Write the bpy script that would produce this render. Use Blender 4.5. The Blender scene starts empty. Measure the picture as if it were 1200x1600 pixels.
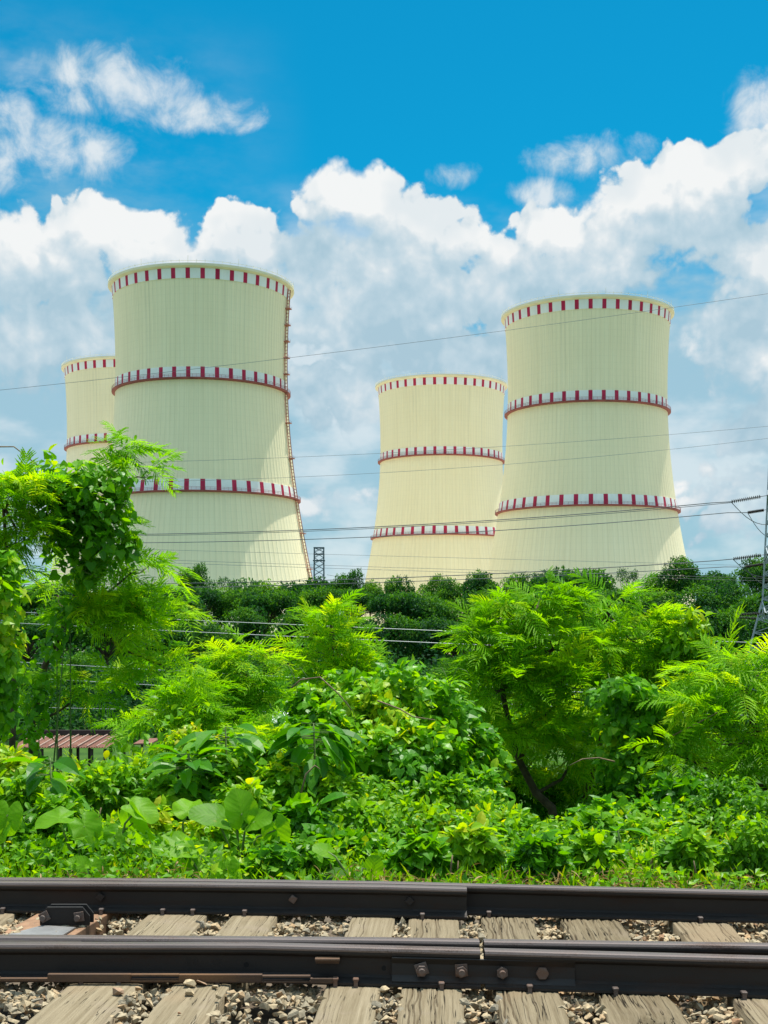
import bpy, bmesh, math, random
import numpy as np
from mathutils import Vector, Matrix
C = bpy.context.scene
COL = C.collection
R = math.radians

# ------------------------------------------------------------------ camera
F = 2000.0                      # focal length in pixels of the 1200x1600 photograph
HOR = 985.0                     # pixel row of the horizon
CAMZ = 1.43
cam_d = bpy.data.cameras.new('camera')
cam_d.sensor_width = 36; cam_d.lens = 36 * F / 1600
cam_d.clip_start = 0.1; cam_d.clip_end = 20000
cam = bpy.data.objects.new('camera', cam_d); COL.objects.link(cam)
cam_d.shift_y = (HOR - 800.0) / 1600.0
cam.location = (0, 0, CAMZ); cam.rotation_euler = (R(90), 0, 0)
C.camera = cam

def ray(px, py):
    return Vector(((px - 600) / F, 1.0, (HOR - py) / F))
def at(px, py, Y):
    d = ray(px, py); t = Y / d.y
    return Vector((d.x * t, Y, CAMZ + d.z * t))
def on(px, py, z=0.0):
    d = ray(px, py); t = (z - CAMZ) / d.z
    return Vector((d.x * t, d.y * t, z))

# ------------------------------------------------------------------ exposure, sun, sky
C.view_settings.view_transform = 'Standard'; C.view_settings.look = 'None'
C.view_settings.exposure = 0.62; C.view_settings.gamma = 1.0
C.cycles.max_bounces = 6; C.cycles.diffuse_bounces = 4; C.cycles.glossy_bounces = 2; C.cycles.transmission_bounces = 4
SUN_EL, SUN_AZ = R(75.5), R(29)
sd = bpy.data.lights.new('sun', 'SUN'); sd.energy = 4.4; sd.angle = R(0.55); sd.color = (1, 0.95, 0.86)
sun = bpy.data.objects.new('sun', sd); COL.objects.link(sun)
svec = Vector((math.cos(SUN_EL) * math.sin(SUN_AZ), math.cos(SUN_EL) * math.cos(SUN_AZ), math.sin(SUN_EL)))
sun.rotation_euler = svec.to_track_quat('Z', 'Y').to_euler(); sun.location = (0, 0, 60)

class NT:
    def __init__(s, t): s.t = t
    def n(s, typ, ins=None, **kw):
        nd = s.t.nodes.new(typ)
        for k, v in kw.items(): setattr(nd, k, v)
        for k, v in (ins or {}).items():
            if isinstance(v, bpy.types.NodeSocket): s.t.links.new(v, nd.inputs[k])
            else: nd.inputs[k].default_value = v
        return nd
    def m(s, op, a, b=0.0, c=0.0, clamp=False):
        return s.n('ShaderNodeMath', {0: a, 1: b, 2: c}, operation=op, use_clamp=clamp).outputs[0]
    def v(s, op, a, b=(0, 0, 0), c=None):
        ins = {0: a, 1: b}
        if c is not None: ins[2] = c
        nd = s.n('ShaderNodeVectorMath', ins, operation=op)
        return nd.outputs['Value'] if op in ('LENGTH', 'DOT_PRODUCT') else nd.outputs[0]
    dim = '3D'
    def noise(s, vec, scale, detail=4, rough=0.5, dist=0.0):
        return s.n('ShaderNodeTexNoise', noise_dimensions=s.dim, ins={'Vector': vec, 'Scale': scale, 'Detail': detail, 'Roughness': rough, 'Distortion': dist})
    def ss(s, val, lo, hi, a=0.0, b=1.0):
        return s.n('ShaderNodeMapRange', {0: val, 1: lo, 2: hi, 3: a, 4: b}, interpolation_type='SMOOTHSTEP').outputs[0]
    def mix(s, f, a, b, blend='MIX'):
        nd = s.n('ShaderNodeMix', {0: f, 6: a, 7: b}, data_type='RGBA', blend_type=blend, clamp_factor=True)
        return nd.outputs[2]
    def ramp(s, f, stops):
        nd = s.n('ShaderNodeValToRGB', {0: f}); cr = nd.color_ramp
        while len(cr.elements) < len(stops): cr.elements.new(0.5)
        for e, (p, c) in zip(cr.elements, stops): e.position = p; e.color = (*c, 1)
        return nd.outputs[0]

def sph(px, py):
    d = ray(px, py).normalized()
    return math.atan2(d.x, d.y) * 20, math.asin(d.z) * 20

def build_sky():
    w = bpy.data.worlds.new('World'); C.world = w; w.use_nodes = True
    t = w.node_tree; t.nodes.clear(); N = NT(t); N.dim = '2D'
    # --- cloud cover as a function of direction (azimuth, elevation)
    g = bpy.data.node_groups.new('cloud_density', 'ShaderNodeTree')
    g.interface.new_socket('P', in_out='INPUT', socket_type='NodeSocketVector')
    g.interface.new_socket('D', in_out='OUTPUT', socket_type='NodeSocketFloat')
    G = NT(g); G.dim = '2D'; gi = G.n('NodeGroupInput'); go = G.n('NodeGroupOutput'); P = gi.outputs[0]
    w1 = G.noise(P, 0.9, 2, 0.5).outputs['Color']
    Pw = G.v('ADD', P, G.v('SCALE', G.v('SUBTRACT', w1, (.5, .5, .5)), (0, 0, 0)))
    Pw.node.inputs[1].links[0].from_node.inputs['Scale'].default_value = .62
    blobs = [  # px, py, rx, ry, weight
        (50, 420, 120, 80, 1), (140, 365, 75, 62, 1), (235, 385, 85, 62, 1), (385, 385, 90, 62, 1), (310, 440, 160, 75, 1), (90, 540, 190, 70, .8), (20, 380, 50, 30, .8),
        (520, 305, 75, 52, 1), (590, 318, 70, 58, 1), (660, 350, 70, 52, 1), (715, 392, 70, 45, 1), (600, 450, 200, 130, 1), (800, 450, 130, 80, 1), (530, 620, 120, 60, .8),
        (1130, 258, 75, 52, 1), (1070, 275, 70, 45, 1), (1000, 300, 75, 52, 1), (1180, 250, 45, 45, .8), (870, 362, 80, 46, 1), (960, 390, 130, 80, 1), (1080, 340, 100, 70, 1),
        (1180, 415, 75, 75, 1), (1150, 525, 90, 80, 1), (1195, 650, 80, 60, .7), (720, 560, 150, 55, .75), (490, 790, 110, 40, .5), (1160, 780, 120, 70, .5)]
    acc = None
    for px, py, rx, ry, wt in blobs:
        cx, cy = sph(px, py)
        q = G.v('MULTIPLY', G.v('SUBTRACT', Pw, (cx, cy, 0)), (100 / rx, 100 / ry, 0))
        b = G.m('MULTIPLY', G.m('SUBTRACT', 1.0, G.v('DOT_PRODUCT', q, q)), wt)
        acc = b if acc is None else G.n('ShaderNodeMath', {0: acc, 1: b, 2: .25}, operation='SMOOTH_MAX').outputs[0]
    acc = G.m('MAXIMUM', acc, -1.0)
    sx = G.n('ShaderNodeSeparateXYZ', {0: P})
    # outside the window of this view the cover is broken cumulus from noise alone
    outx = G.ss(G.m('ABSOLUTE', sx.outputs[0]), 6.4, 8.5)
    outy = G.ss(sx.outputs[1], 10.0, 13.0)
    outm = G.m('MAXIMUM', outx, outy)
    gen = G.m('MULTIPLY', G.m('SUBTRACT', G.noise(P, 0.16, 2, .5).outputs[0], .44), 6.0)
    acc = G.n('ShaderNodeMix', {0: outm, 2: acc, 3: gen}).outputs[0]
    n1 = G.noise(P, 1.2, 9, 0.60, .1).outputs[0]
    vo = G.n('ShaderNodeTexVoronoi', {'Vector': Pw, 'Scale': 2.3, 'Detail': 2.0, 'Roughness': .5, 'Smoothness': .35}, feature='SMOOTH_F1', voronoi_dimensions='2D').outputs['Distance']
    bil = G.m('SUBTRACT', 0.55, vo)
    d = G.m('ADD', G.m('ADD', acc, .07), G.m('ADD', G.m('MULTIPLY', G.m('SUBTRACT', n1, .5), 1.45), G.m('MULTIPLY', bil, .62)))
    t_ = g.links.new(d, go.inputs[0])
    tc = N.n('ShaderNodeTexCoord').outputs['Generated']
    D = N.v('NORMALIZE', tc); s = N.n('ShaderNodeSeparateXYZ', {0: D})
    az = N.m('MULTIPLY', N.m('ARCTAN2', s.outputs[0], s.outputs[1]), 20)
    el = N.m('MULTIPLY', N.m('ARCSINE', s.outputs[2]), 20)
    P = N.n('ShaderNodeCombineXYZ', {0: az, 1: el, 2: 0.0}).outputs[0]
    def dens(off):
        gn = N.n('ShaderNodeGroup', node_tree=g); t.links.new(N.v('ADD', P, off), gn.inputs[0]); return gn.outputs[0]
    d0, d1, d2 = dens((0, 0, 0)), dens((.06, .20, 0)), dens((.18, .85, 0))
    # crispness differs from place to place: hard billows and soft veils
    soft = N.ss(N.m('SUBTRACT', N.noise(P, .35, 2).outputs[0], N.m('MULTIPLY', N.ss(el, 8.8, 12.0), .0)), .42, .66)
    hi = N.n('ShaderNodeMapRange', {0: soft, 1: 0., 2: 1., 3: .24, 4: .62}).outputs[0]
    alpha = N.n('ShaderNodeMapRange', {0: d0, 1: -.02, 2: hi, 3: 0., 4: 1.}, interpolation_type='SMOOTHSTEP').outputs[0]
    lit = N.m('ADD', .30, N.m('ADD', N.m('MULTIPLY', N.m('SUBTRACT', d0, d1), .26), N.m('MULTIPLY', N.m('SUBTRACT', d0, d2), .42)), clamp=True)
    lit = N.m('ADD', N.m('MULTIPLY', lit, .85), N.m('MULTIPLY', N.ss(N.noise(P, .75, 3, .5).outputs[0], .38, .66), .26), clamp=True)
    ccol = N.ramp(lit, [(.1, (.42, .60, .71)), (.45, (.54, .69, .78)), (.74, (.71, .80, .85)), (1.0, (.93, .95, .95))])
    # low veil of thin cloud near the horizon
    vn = N.noise(N.v('MULTIPLY', P, (.35, .7, 1)), 1.0, 5, .55).outputs[0]
    lowf = N.ss(el, 3.0, 6.6, 1.0, 0.0)
    veil = N.m('MULTIPLY', N.ss(N.m('ADD', vn, N.m('MULTIPLY', lowf, .42)), .40, .74), .90)
    wisp = N.noise(N.v('MULTIPLY', P, (.25, .6, 1)), 1.0, 6, .6).outputs[0]
    leftf = N.ss(az, -1.0, -5.5)
    veil = N.m('MULTIPLY', veil, N.ss(el, 5.4, 7.0, 1.0, 0.0))
    veil = N.m('MAXIMUM', veil, N.m('MULTIPLY', N.m('MULTIPLY', N.ss(wisp, .40, .75), N.m('MULTIPLY', leftf, N.ss(el, 7.4, 9.2, 1.0, 0.0))), .55))
    vcol = N.mix(N.ss(vn, .42, .66), (.40, .60, .71, 1), (.74, .82, .86, 1))
    sky = N.n('ShaderNodeTexSky', sky_type='NISHITA', sun_disc=False, sun_elevation=SUN_EL, sun_rotation=SUN_AZ,
              altitude=0, air_density=1.0, dust_density=0.6, ozone_density=3.0)
    scol = N.mix(1.0, sky.outputs[0], SKY_TINT, 'MULTIPLY')
    b_sky = N.n('ShaderNodeBackground', {'Color': scol, 'Strength': 0.090})
    # small soft detached clouds
    wacc = None
    for px, py, rx, ry in ((185, 138, 150, 62), (110, 238, 110, 58), (300, 172, 110, 34), (905, 245, 105, 42), (1195, 160, 75, 55), (712, 275, 50, 26), (20, 215, 60, 80), (850, 300, 60, 30)):
        cx, cy = sph(px, py); q = N.v('MULTIPLY', N.v('SUBTRACT', P, (cx, cy, 0)), (100 / rx, 100 / ry, 0))
        b = N.m('SUBTRACT', 1.0, N.v('DOT_PRODUCT', q, q)); wacc = b if wacc is None else N.m('MAXIMUM', wacc, b)
    wn = N.noise(P, 1.3, 8, .6, .25).outputs[0]
    wd = N.m('ADD', N.m('MAXIMUM', wacc, -1.0), N.m('MULTIPLY', N.m('SUBTRACT', wn, .5), 3.0))
    walpha = N.m('MULTIPLY', N.ss(wd, .05, 1.5), .92)
    vcol = N.mix(walpha, vcol, (.84, .89, .92, 1)); veil = N.m('SUBTRACT', 1.0, N.m('MULTIPLY', N.m('SUBTRACT', 1.0, veil), N.m('SUBTRACT', 1.0, walpha)))
    cl = N.mix(alpha, vcol, ccol)
    b_cl = N.n('ShaderNodeBackground', {'Color': cl, 'Strength': 0.63})
    # overhead cloud, out of view, made brighter to light the shaded towers and plants
    over = N.ss(el, 10.0, 20.0, 0.63, 1.6); t.links.new(over, b_cl.inputs[1])
    cov = N.m('SUBTRACT', 1.0, N.m('MULTIPLY', N.m('SUBTRACT', 1.0, alpha), N.m('SUBTRACT', 1.0, veil)))
    mx = N.n('ShaderNodeMixShader', {0: cov, 1: b_sky.outputs[0], 2: b_cl.outputs[0]})
    out = N.n('ShaderNodeOutputWorld'); t.links.new(mx.outputs[0], out.inputs[0])
    w.cycles.sampling_method = 'NONE'
SKY_TINT = (.02, .80, .92, 1)
build_sky()

# ------------------------------------------------------------------ helpers
rng = np.random.default_rng(7); random.seed(7)
def woff(o):
    v = Vector((0, 0, 0))
    while o is not None: v = v + o.matrix_basis.translation; o = o.parent
    return v

def link_mesh(name, me, mat, parent=None):
    o = bpy.data.objects.new(name, me); COL.objects.link(o)
    if mat: me.materials.append(mat)
    if parent: o.parent = parent
    return o
def np_mesh(name, V, quads=None, tris=None, mat=None, parent=None, tint=None, smooth=False):
    V = np.asarray(V, float).reshape(-1, 3)
    if parent is not None: V = V - np.array(woff(parent))
    me = bpy.data.meshes.new(name)
    me.vertices.add(len(V)); me.vertices.foreach_set('co', V.astype(np.float32).ravel())
    q = np.zeros((0, 4), int) if quads is None else np.asarray(quads, int)
    r = np.zeros((0, 3), int) if tris is None else np.asarray(tris, int)
    me.loops.add(q.size + r.size); me.polygons.add(len(q) + len(r))
    me.loops.foreach_set('vertex_index', np.concatenate([q.ravel(), r.ravel()]).astype(np.int32))
    st = np.concatenate([np.arange(len(q)) * 4, q.size + np.arange(len(r)) * 3])
    me.polygons.foreach_set('loop_start', st.astype(np.int32))
    me.polygons.foreach_set('loop_total', np.concatenate([np.full(len(q), 4), np.full(len(r), 3)]).astype(np.int32))
    me.polygons.foreach_set('use_smooth', np.full(len(q) + len(r), smooth))
    if tint is not None:
        a = me.attributes.new('tint', 'FLOAT', 'POINT'); a.data.foreach_set('value', np.asarray(tint, np.float32))
    me.update(); me.validate()
    return link_mesh(name, me, mat, parent)

class MB:
    """collects simple shapes for one mesh object"""
    def __init__(s): s.V = []; s.Fc = []
    def add(s, vs, fs):
        k = len(s.V); s.V += [tuple(v) for v in vs]; s.Fc += [tuple(i + k for i in f) for f in fs]
    def box(s, c, sz, ax=None, bev=0.0):
        X, Y, Z = ax or (Vector((1, 0, 0)), Vector((0, 1, 0)), Vector((0, 0, 1)))
        c = Vector(c); h = [q / 2 for q in sz]
        if bev <= 0:
            vs = [c + X * (a * h[0]) + Y * (b * h[1]) + Z * (d * h[2]) for a in (-1, 1) for b in (-1, 1) for d in (-1, 1)]
            s.add(vs, [(0, 1, 3, 2), (4, 6, 7, 5), (0, 4, 5, 1), (2, 3, 7, 6), (0, 2, 6, 4), (1, 5, 7, 3)])
        else:
            bm = bmesh.new(); bmesh.ops.create_cube(bm, size=1)
            for v in bm.verts: v.co = Vector((v.co.x * sz[0], v.co.y * sz[1], v.co.z * sz[2]))
            bmesh.ops.bevel(bm, geom=bm.edges[:], offset=bev, segments=1, affect='EDGES')
            bm.verts.index_update()
            s.add([c + X * v.co.x + Y * v.co.y + Z * v.co.z for v in bm.verts], [[v.index for v in f.verts] for f in bm.faces]); bm.free()
    def tube(s, pts, rad, n=6, cap=True):
        pts = [Vector(p) for p in pts]; m = len(pts)
        if not hasattr(rad, '__len__'): rad = [rad] * m
        k = len(s.V); u = None
        for i, p in enumerate(pts):
            d = (pts[min(i + 1, m - 1)] - pts[max(i - 1, 0)]).normalized()
            if u is None: u = d.orthogonal().normalized()
            u = (u - d * u.dot(d)); u = u.normalized() if u.length > 1e-6 else d.orthogonal().normalized()
            w = d.cross(u)
            for j in range(n):
                a = 2 * math.pi * j / n
                s.V.append(tuple(p + (u * math.cos(a) + w * math.sin(a)) * rad[i]))
        for i in range(m - 1):
            for j in range(n):
                a, b = k + i * n + j, k + i * n + (j + 1) % n
                s.Fc.append((a, b, b + n, a + n))
        if cap:
            s.Fc.append(tuple(k + j for j in range(n))[::-1]); s.Fc.append(tuple(k + (m - 1) * n + j for j in range(n)))
    def bar(s, a, b, r): s.tube([a, b], r, 4, False)
    def sweep(s, prof, pts, side):
        """prof: (y,z) section; pts: path; side: unit vector giving the section's +y"""
        k = len(s.V); n = len(prof); pts = [Vector(p) for p in pts]
        for p in pts:
            for (a, b) in prof: s.V.append(tuple(p + side * a + Vector((0, 0, b))))
        for i in range(len(pts) - 1):
            for j in range(n):
                a, b = k + i * n + j, k + i * n + (j + 1) % n
                s.Fc.append((a, a + n, b + n, b))
        s.Fc.append(tuple(k + j for j in range(n))); s.Fc.append(tuple(k + (len(pts) - 1) * n + j for j in range(n))[::-1])
    def build(s, name, mat, parent=None, smooth=False, bevel=0.0):
        off = woff(parent)
        me = bpy.data.meshes.new(name)
        me.from_pydata([tuple(Vector(v) - off) for v in s.V], [], s.Fc); me.update()
        bm = bmesh.new(); bm.from_mesh(me); bmesh.ops.recalc_face_normals(bm, faces=bm.faces[:]); bm.to_mesh(me); bm.free()
        if smooth: me.polygons.foreach_set('use_smooth', [True] * len(me.polygons))
        o = link_mesh(name, me, mat, parent)
        if bevel:
            md = o.modifiers.new('bevel', 'BEVEL'); md.width = bevel; md.segments = 2; md.limit_method = 'ANGLE'; md.angle_limit = R(40)
        return o

def tag(o, label, cat, group=None, kind=None):
    o['label'] = label; o['category'] = cat
    if group: o['group'] = group
    if kind: o['kind'] = kind
    return o
def thing(name, loc, label, cat, group=None):
    o = bpy.data.objects.new(name, None); COL.objects.link(o); o.location = loc; o.empty_display_size = .2
    return tag(o, label, cat, group)
def structure(o, kind='structure'): o['kind'] = kind; return o
def copy_tree(o, parent=None):
    c = o.copy(); COL.objects.link(c)
    if parent: c.parent = parent
    for ch in list(o.children): copy_tree(ch, c)
    return c

# ------------------------------------------------------------------ materials
def mat_new(name):
    m = bpy.data.materials.new(name); m.use_nodes = True; t = m.node_tree; t.nodes.clear(); N = NT(t)
    out = N.n('ShaderNodeOutputMaterial'); return m, N, out
def principled(N, out, col, rough=.6, metal=0.0, spec=.5, bump=None, bstr=.3, bdist=.01):
    p = N.n('ShaderNodeBsdfPrincipled', {'Base Color': col, 'Roughness': rough, 'Metallic': metal, 'Specular IOR Level': spec})
    if bump is not None:
        b = N.n('ShaderNodeBump', {'Height': bump, 'Strength': bstr, 'Distance': bdist}); N.t.links.new(b.outputs[0], p.inputs['Normal'])
    N.t.links.new(p.outputs[0], out.inputs[0]); return p

def leaf_mat(name, stops, trans=.45, rough=.45, tboost=1.6, spec=.35, tcol=(1.0, 1.0, .35), vary=.10):
    m, N, out = mat_new(name)
    ti = N.n('ShaderNodeAttribute', attribute_name='tint').outputs['Fac']
    oi = N.n('ShaderNodeObjectInfo').outputs['Random']
    col = N.ramp(N.m('ADD', ti, N.m('MULTIPLY', N.m('SUBTRACT', oi, .5), vary)), stops)
    p = N.n('ShaderNodeBsdfPrincipled', {'Base Color': col, 'Roughness': rough, 'Specular IOR Level': spec})
    tc = N.mix(1.0, col, (tcol[0] * tboost, tcol[1] * tboost, tcol[2] * tboost, 1), 'MULTIPLY')
    tr = N.n('ShaderNodeBsdfTranslucent', {'Color': tc})
    mx = N.n('ShaderNodeMixShader', {0: trans, 1: p.outputs[0], 2: tr.outputs[0]})
    N.t.links.new(mx.outputs[0], out.inputs[0]); return m

M = {}
M['feather'] = leaf_mat('feathery_leaf', [(0, (.042, .15, .002)), (.5, (.125, .34, .003)), (.85, (.24, .48, .005)), (1, (.36, .52, .01))], .55, .55, 1.6, .18, (1.15, 1.0, .12))
M['heart'] = leaf_mat('vine_leaf', [(0, (.024, .125, .004)), (.5, (.085, .29, .004)), (.85, (.19, .43, .006)), (1, (.36, .50, .012))], .46, .40, 1.7, .25, (1.25, 1.0, .10))
M['small'] = leaf_mat('small_leaf', [(0, (.034, .145, .004)), (.5, (.12, .33, .004)), (.85, (.25, .45, .006)), (1, (.42, .46, .02))], .48, .42, 1.65, .25, (1.25, 1.0, .10))
M['broad'] = leaf_mat('broad_leaf', [(0, (.022, .11, .004)), (.5, (.062, .25, .004)), (.85, (.15, .37, .006)), (1, (.28, .42, .012))], .46, .40, 1.7, .25, (1.25, 1.0, .10))
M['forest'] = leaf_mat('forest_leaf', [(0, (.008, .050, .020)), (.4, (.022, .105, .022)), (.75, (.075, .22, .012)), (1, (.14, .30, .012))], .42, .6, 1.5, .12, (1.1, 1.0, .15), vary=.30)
M['straw'] = leaf_mat('dry_leaf', [(0, (.16, .09, .03)), (.5, (.34, .22, .09)), (1, (.55, .42, .22))], .25, .7, 1.2, .2, (1, .9, .6))

def taro_mat():
    m, N, out = mat_new('taro_leaf')
    lu = N.n('ShaderNodeAttribute', attribute_name='across').outputs['Fac']; lv = N.n('ShaderNodeAttribute', attribute_name='along').outputs['Fac']
    oi = N.n('ShaderNodeObjectInfo').outputs['Random']; pos = N.n('ShaderNodeTexCoord').outputs['Object']
    au = N.m('ABSOLUTE', lu); no = N.noise(pos, 16, 5, .6).outputs[0]
    w = N.m('SUBTRACT', lv, N.m('MULTIPLY', au, N.m('ADD', .75, N.m('MULTIPLY', lv, .5))))
    fr = N.m('ABSOLUTE', N.m('SUBTRACT', N.m('FRACT', N.m('ADD', N.m('ADD', N.m('DIVIDE', w, .15), N.m('MULTIPLY', no, .5)), 20.0)), .5))
    vein = N.m('MAXIMUM', N.ss(fr, .0, .085, 1.0, 0.0), N.ss(au, .004, .018, 1.0, 0.0))
    col = N.ramp(N.m('ADD', N.m('MULTIPLY', no, .55), N.m('MULTIPLY', oi, .42)), [(0.15, (.10, .28, .006)), (.6, (.18, .42, .008)), (.85, (.28, .52, .012))])
    edge = N.ss(N.noise(pos, 9, 4, .6).outputs[0], .66, .74)
    col = N.mix(N.m('MULTIPLY', edge, .55), col, (.36, .36, .04, 1))
    col = N.mix(N.m('MULTIPLY', vein, .24), col, (.30, .48, .07, 1))
    b = N.n('ShaderNodeBump', {'Height': N.m('ADD', N.m('MULTIPLY', fr, 1.6), N.m('MULTIPLY', no, .5)), 'Strength': .13, 'Distance': .008})
    p = N.n('ShaderNodeBsdfPrincipled', {'Base Color': col, 'Roughness': .5, 'Specular IOR Level': .25, 'Normal': b.outputs[0]})
    tr = N.n('ShaderNodeBsdfTranslucent', {'Color': N.mix(1.0, col, (2.0, 1.65, .25, 1), 'MULTIPLY'), 'Normal': b.outputs[0]})
    mx = N.n('ShaderNodeMixShader', {0: .60, 1: p.outputs[0], 2: tr.outputs[0]})
    N.t.links.new(mx.outputs[0], out.inputs[0]); return m
M['taro'] = taro_mat()
def simple(name, col, rough=.6, metal=0.0, var=.25, scale=6.0, spec=.4):
    m, N, out = mat_new(name)
    no = N.noise(N.n('ShaderNodeTexCoord').outputs['Object'], scale, 5).outputs[0]
    d = tuple(c * (1 - var) for c in col); l = tuple(min(1, c * (1 + var)) for c in col)
    principled(N, out, N.ramp(no, [(.3, d), (.7, l)]), rough, metal, spec, no, .2, .01); return m
M['bark'] = simple('bark', (.075, .055, .035), .9, 0, .45, 18)
M['stem'] = simple('green_stem', (.10, .17, .035), .6, 0, .3, 20)
M['twig'] = simple('twig', (.20, .14, .08), .85, 0, .35, 25)
M['steel_grey'] = simple('galvanised_steel', (.30, .34, .36), .5, .5, .2, 2)
M['steel_dark'] = simple('weathered_steel', (.10, .14, .17), .6, .3, .2, 1)
M['insul'] = simple('insulator_glaze', (.05, .035, .035), .25, 0, .2, 4, .6)
M['wire'] = simple('aluminium_wire', (.30, .33, .34), .5, .5, .1, .3)
M['wire_dark'] = simple('dark_wire', (.10, .11, .12), .6, .3, .1, .3)
M['white_roof'] = simple('white_sheet', (.62, .64, .64), .5, 0, .08, .8)
M['dark_wood'] = simple('dark_timber', (.045, .032, .028), .85, 0, .3, 3)

def metal_mat(name, base, rust, rust_amt, rough=.5, metal=.45):
    m, N, out = mat_new(name)
    pos = N.n('ShaderNodeTexCoord').outputs['Object']
    a = N.noise(N.v('MULTIPLY', pos, (1.2, 6, 9)), 1.5, 7, .62).outputs[0]
    b = N.noise(pos, 160, 3, .6).outputs[0]; c = N.noise(N.v('MULTIPLY', pos, (.7, 3, 12)), 2.2, 4).outputs[0]
    f = N.ss(N.m('ADD', a, N.m('MULTIPLY', N.m('SUBTRACT', b, .5), .35)), .62 - rust_amt, .86 - rust_amt)
    col = N.mix(f, (*base, 1), (*rust, 1))
    col = N.mix(N.m('MULTIPLY', N.ss(c, .5, .75), .5), col, tuple(q * .45 for q in base) + (1,))
    rg = N.m('ADD', rough, N.m('MULTIPLY', f, .3))
    principled(N, out, col, rg, metal, .5, N.m('ADD', b, N.m('MULTIPLY', a, .6)), .35, .0015); return m
M['rail'] = metal_mat('rail_steel', (.0085, .0058, .0046), (.030, .0155, .009), .14, .62, .0)
M['rail_worn'] = metal_mat('worn_rail_head', (.17, .13, .115), (.060, .036, .026), .16, .38, .5)
M['rust'] = metal_mat('rusty_plate', (.075, .042, .025), (.15, .080, .038), .22, .8, .05)
M['bolt'] = metal_mat('bolt_steel', (.13, .105, .095), (.16, .09, .06), .2, .5, .4)

def wood_mat():
    m, N, out = mat_new('weathered_sleeper_wood')
    pos = N.n('ShaderNodeTexCoord').outputs['Object']; oi = N.n('ShaderNodeObjectInfo'); rnd = oi.outputs['Random']; rgh = N.n('ShaderNodeSeparateColor', {0: oi.outputs['Color']}).outputs[0]
    p2 = N.v('ADD', pos, N.n('ShaderNodeCombineXYZ', {0: N.m('MULTIPLY', rnd, 37.0), 1: N.m('MULTIPLY', rnd, 11.0), 2: 0.}).outputs[0])
    wp = N.v('ADD', p2, N.v('MULTIPLY', N.noise(p2, 3.0, 3).outputs['Color'], (.014, .05, .014)))
    g1 = N.noise(N.v('MULTIPLY', wp, (52, 1.3, 52)), 1.0, 6, .6).outputs[0]
    g2 = N.noise(N.v('MULTIPLY', wp, (210, 6, 210)), 1.0, 4, .6).outputs[0]
    bl = N.noise(p2, 5.0, 5, .6).outputs[0]
    col = N.ramp(N.m('ADD', N.m('MULTIPLY', g1, .75), N.m('MULTIPLY', g2, .3)), [(.25, (.115, .085, .050)), (.44, (.195, .155, .096)), (.62, (.265, .217, .142)), (.8, (.325, .275, .19))])
    col = N.mix(N.m('MULTIPLY', N.ss(bl, .5, .75), .6), col, (.25, .20, .145, 1))
    col = N.mix(N.m('MULTIPLY', N.ss(N.noise(p2, 1.6, 3).outputs[0], .52, .72), .5), col, (.27, .19, .115, 1))
    ck = N.noise(N.v('MULTIPLY', wp, (24, .55, 24)), 1.0, 3, .55).outputs[0]
    crack = N.ss(N.m('ABSOLUTE', N.m('SUBTRACT', ck, .5)), .0, N.m('ADD', .002, N.m('MULTIPLY', rgh, .018)), 1.0, 0.0)
    crack = N.m('MULTIPLY', crack, N.ss(N.noise(p2, 4.0, 2).outputs[0], .40, .56))
    col = N.mix(crack, col, (.018, .012, .008, 1))
    h = N.m('SUBTRACT', N.m('ADD', N.m('MULTIPLY', g1, .6), N.m('MULTIPLY', g2, .4)), N.m('MULTIPLY', crack, 1.6))
    col = N.mix(N.m('MULTIPLY', rgh, .75), col, N.mix(1.0, col, (.62, .60, .56, 1), 'MULTIPLY'))
    dk = N.n('ShaderNodeAttribute', attribute_name='groove').outputs['Fac']
    col = N.mix(N.m('MULTIPLY', dk, .8), col, (.045, .03, .018, 1))
    principled(N, out, col, .9, 0, .15, h, .8, .006); return m
M['wood'] = wood_mat()

def stone_mat():
    m, N, out = mat_new('ballast_stone')
    ti = N.n('ShaderNodeAttribute', attribute_name='tint').outputs['Fac']; pos = N.n('ShaderNodeTexCoord').outputs['Object']
    no = N.noise(pos, 60, 5, .65).outputs[0]
    col = N.ramp(ti, [(0, (.22, .205, .17)), (.3, (.37, .315, .22)), (.55, (.47, .375, .24)), (.8, (.43, .29, .165)), (.93, (.27, .14, .08)), (1, (.58, .50, .37))])
    col = N.mix(1.0, col, N.ramp(no, [(.3, (.6, .58, .55)), (.7, (1.15, 1.12, 1.08))]), 'MULTIPLY')
    principled(N, out, col, .88, 0, .2, no, .5, .004); return m
M['stone'] = stone_mat()

def ground_mat():
    m, N, out = mat_new('ground_soil_and_grass')
    pos = N.n('ShaderNodeTexCoord').outputs['Object']; s = N.n('ShaderNodeSeparateXYZ', {0: pos})
    a = N.noise(pos, .35, 6, .6).outputs[0]; b = N.noise(pos, 8, 5, .6).outputs[0]
    green = N.ramp(N.m('ADD', N.m('MULTIPLY', a, .6), N.m('MULTIPLY', b, .4)), [(.3, (.020, .055, .012)), (.55, (.05, .11, .018)), (.75, (.10, .15, .035))])
    soil = N.ramp(b, [(.3, (.07, .055, .04)), (.7, (.17, .135, .10))])
    bounce_ground = N.ramp(N.noise(pos, .03, 6, .6).outputs[0], [(.35, (.36, .32, .25)), (.65, (.52, .48, .40))])  # pale ground hidden by the forest, added to bounce light onto the towers
    y = s.outputs[1]
    col = N.mix(N.ss(N.m('ADD', y, N.m('MULTIPLY', b, .8)), 7.6, 8.2), soil, green)
    col = N.mix(N.ss(N.m('ADD', y, N.m('MULTIPLY', a, 60)), 520, 560), col, bounce_ground)
    far = N.ss(y, 1100, 1300)
    col = N.mix(far, col, (.05, .10, .03, 1))
    principled(N, out, col, .95, 0, .1, b, .4, .03); return m
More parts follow.
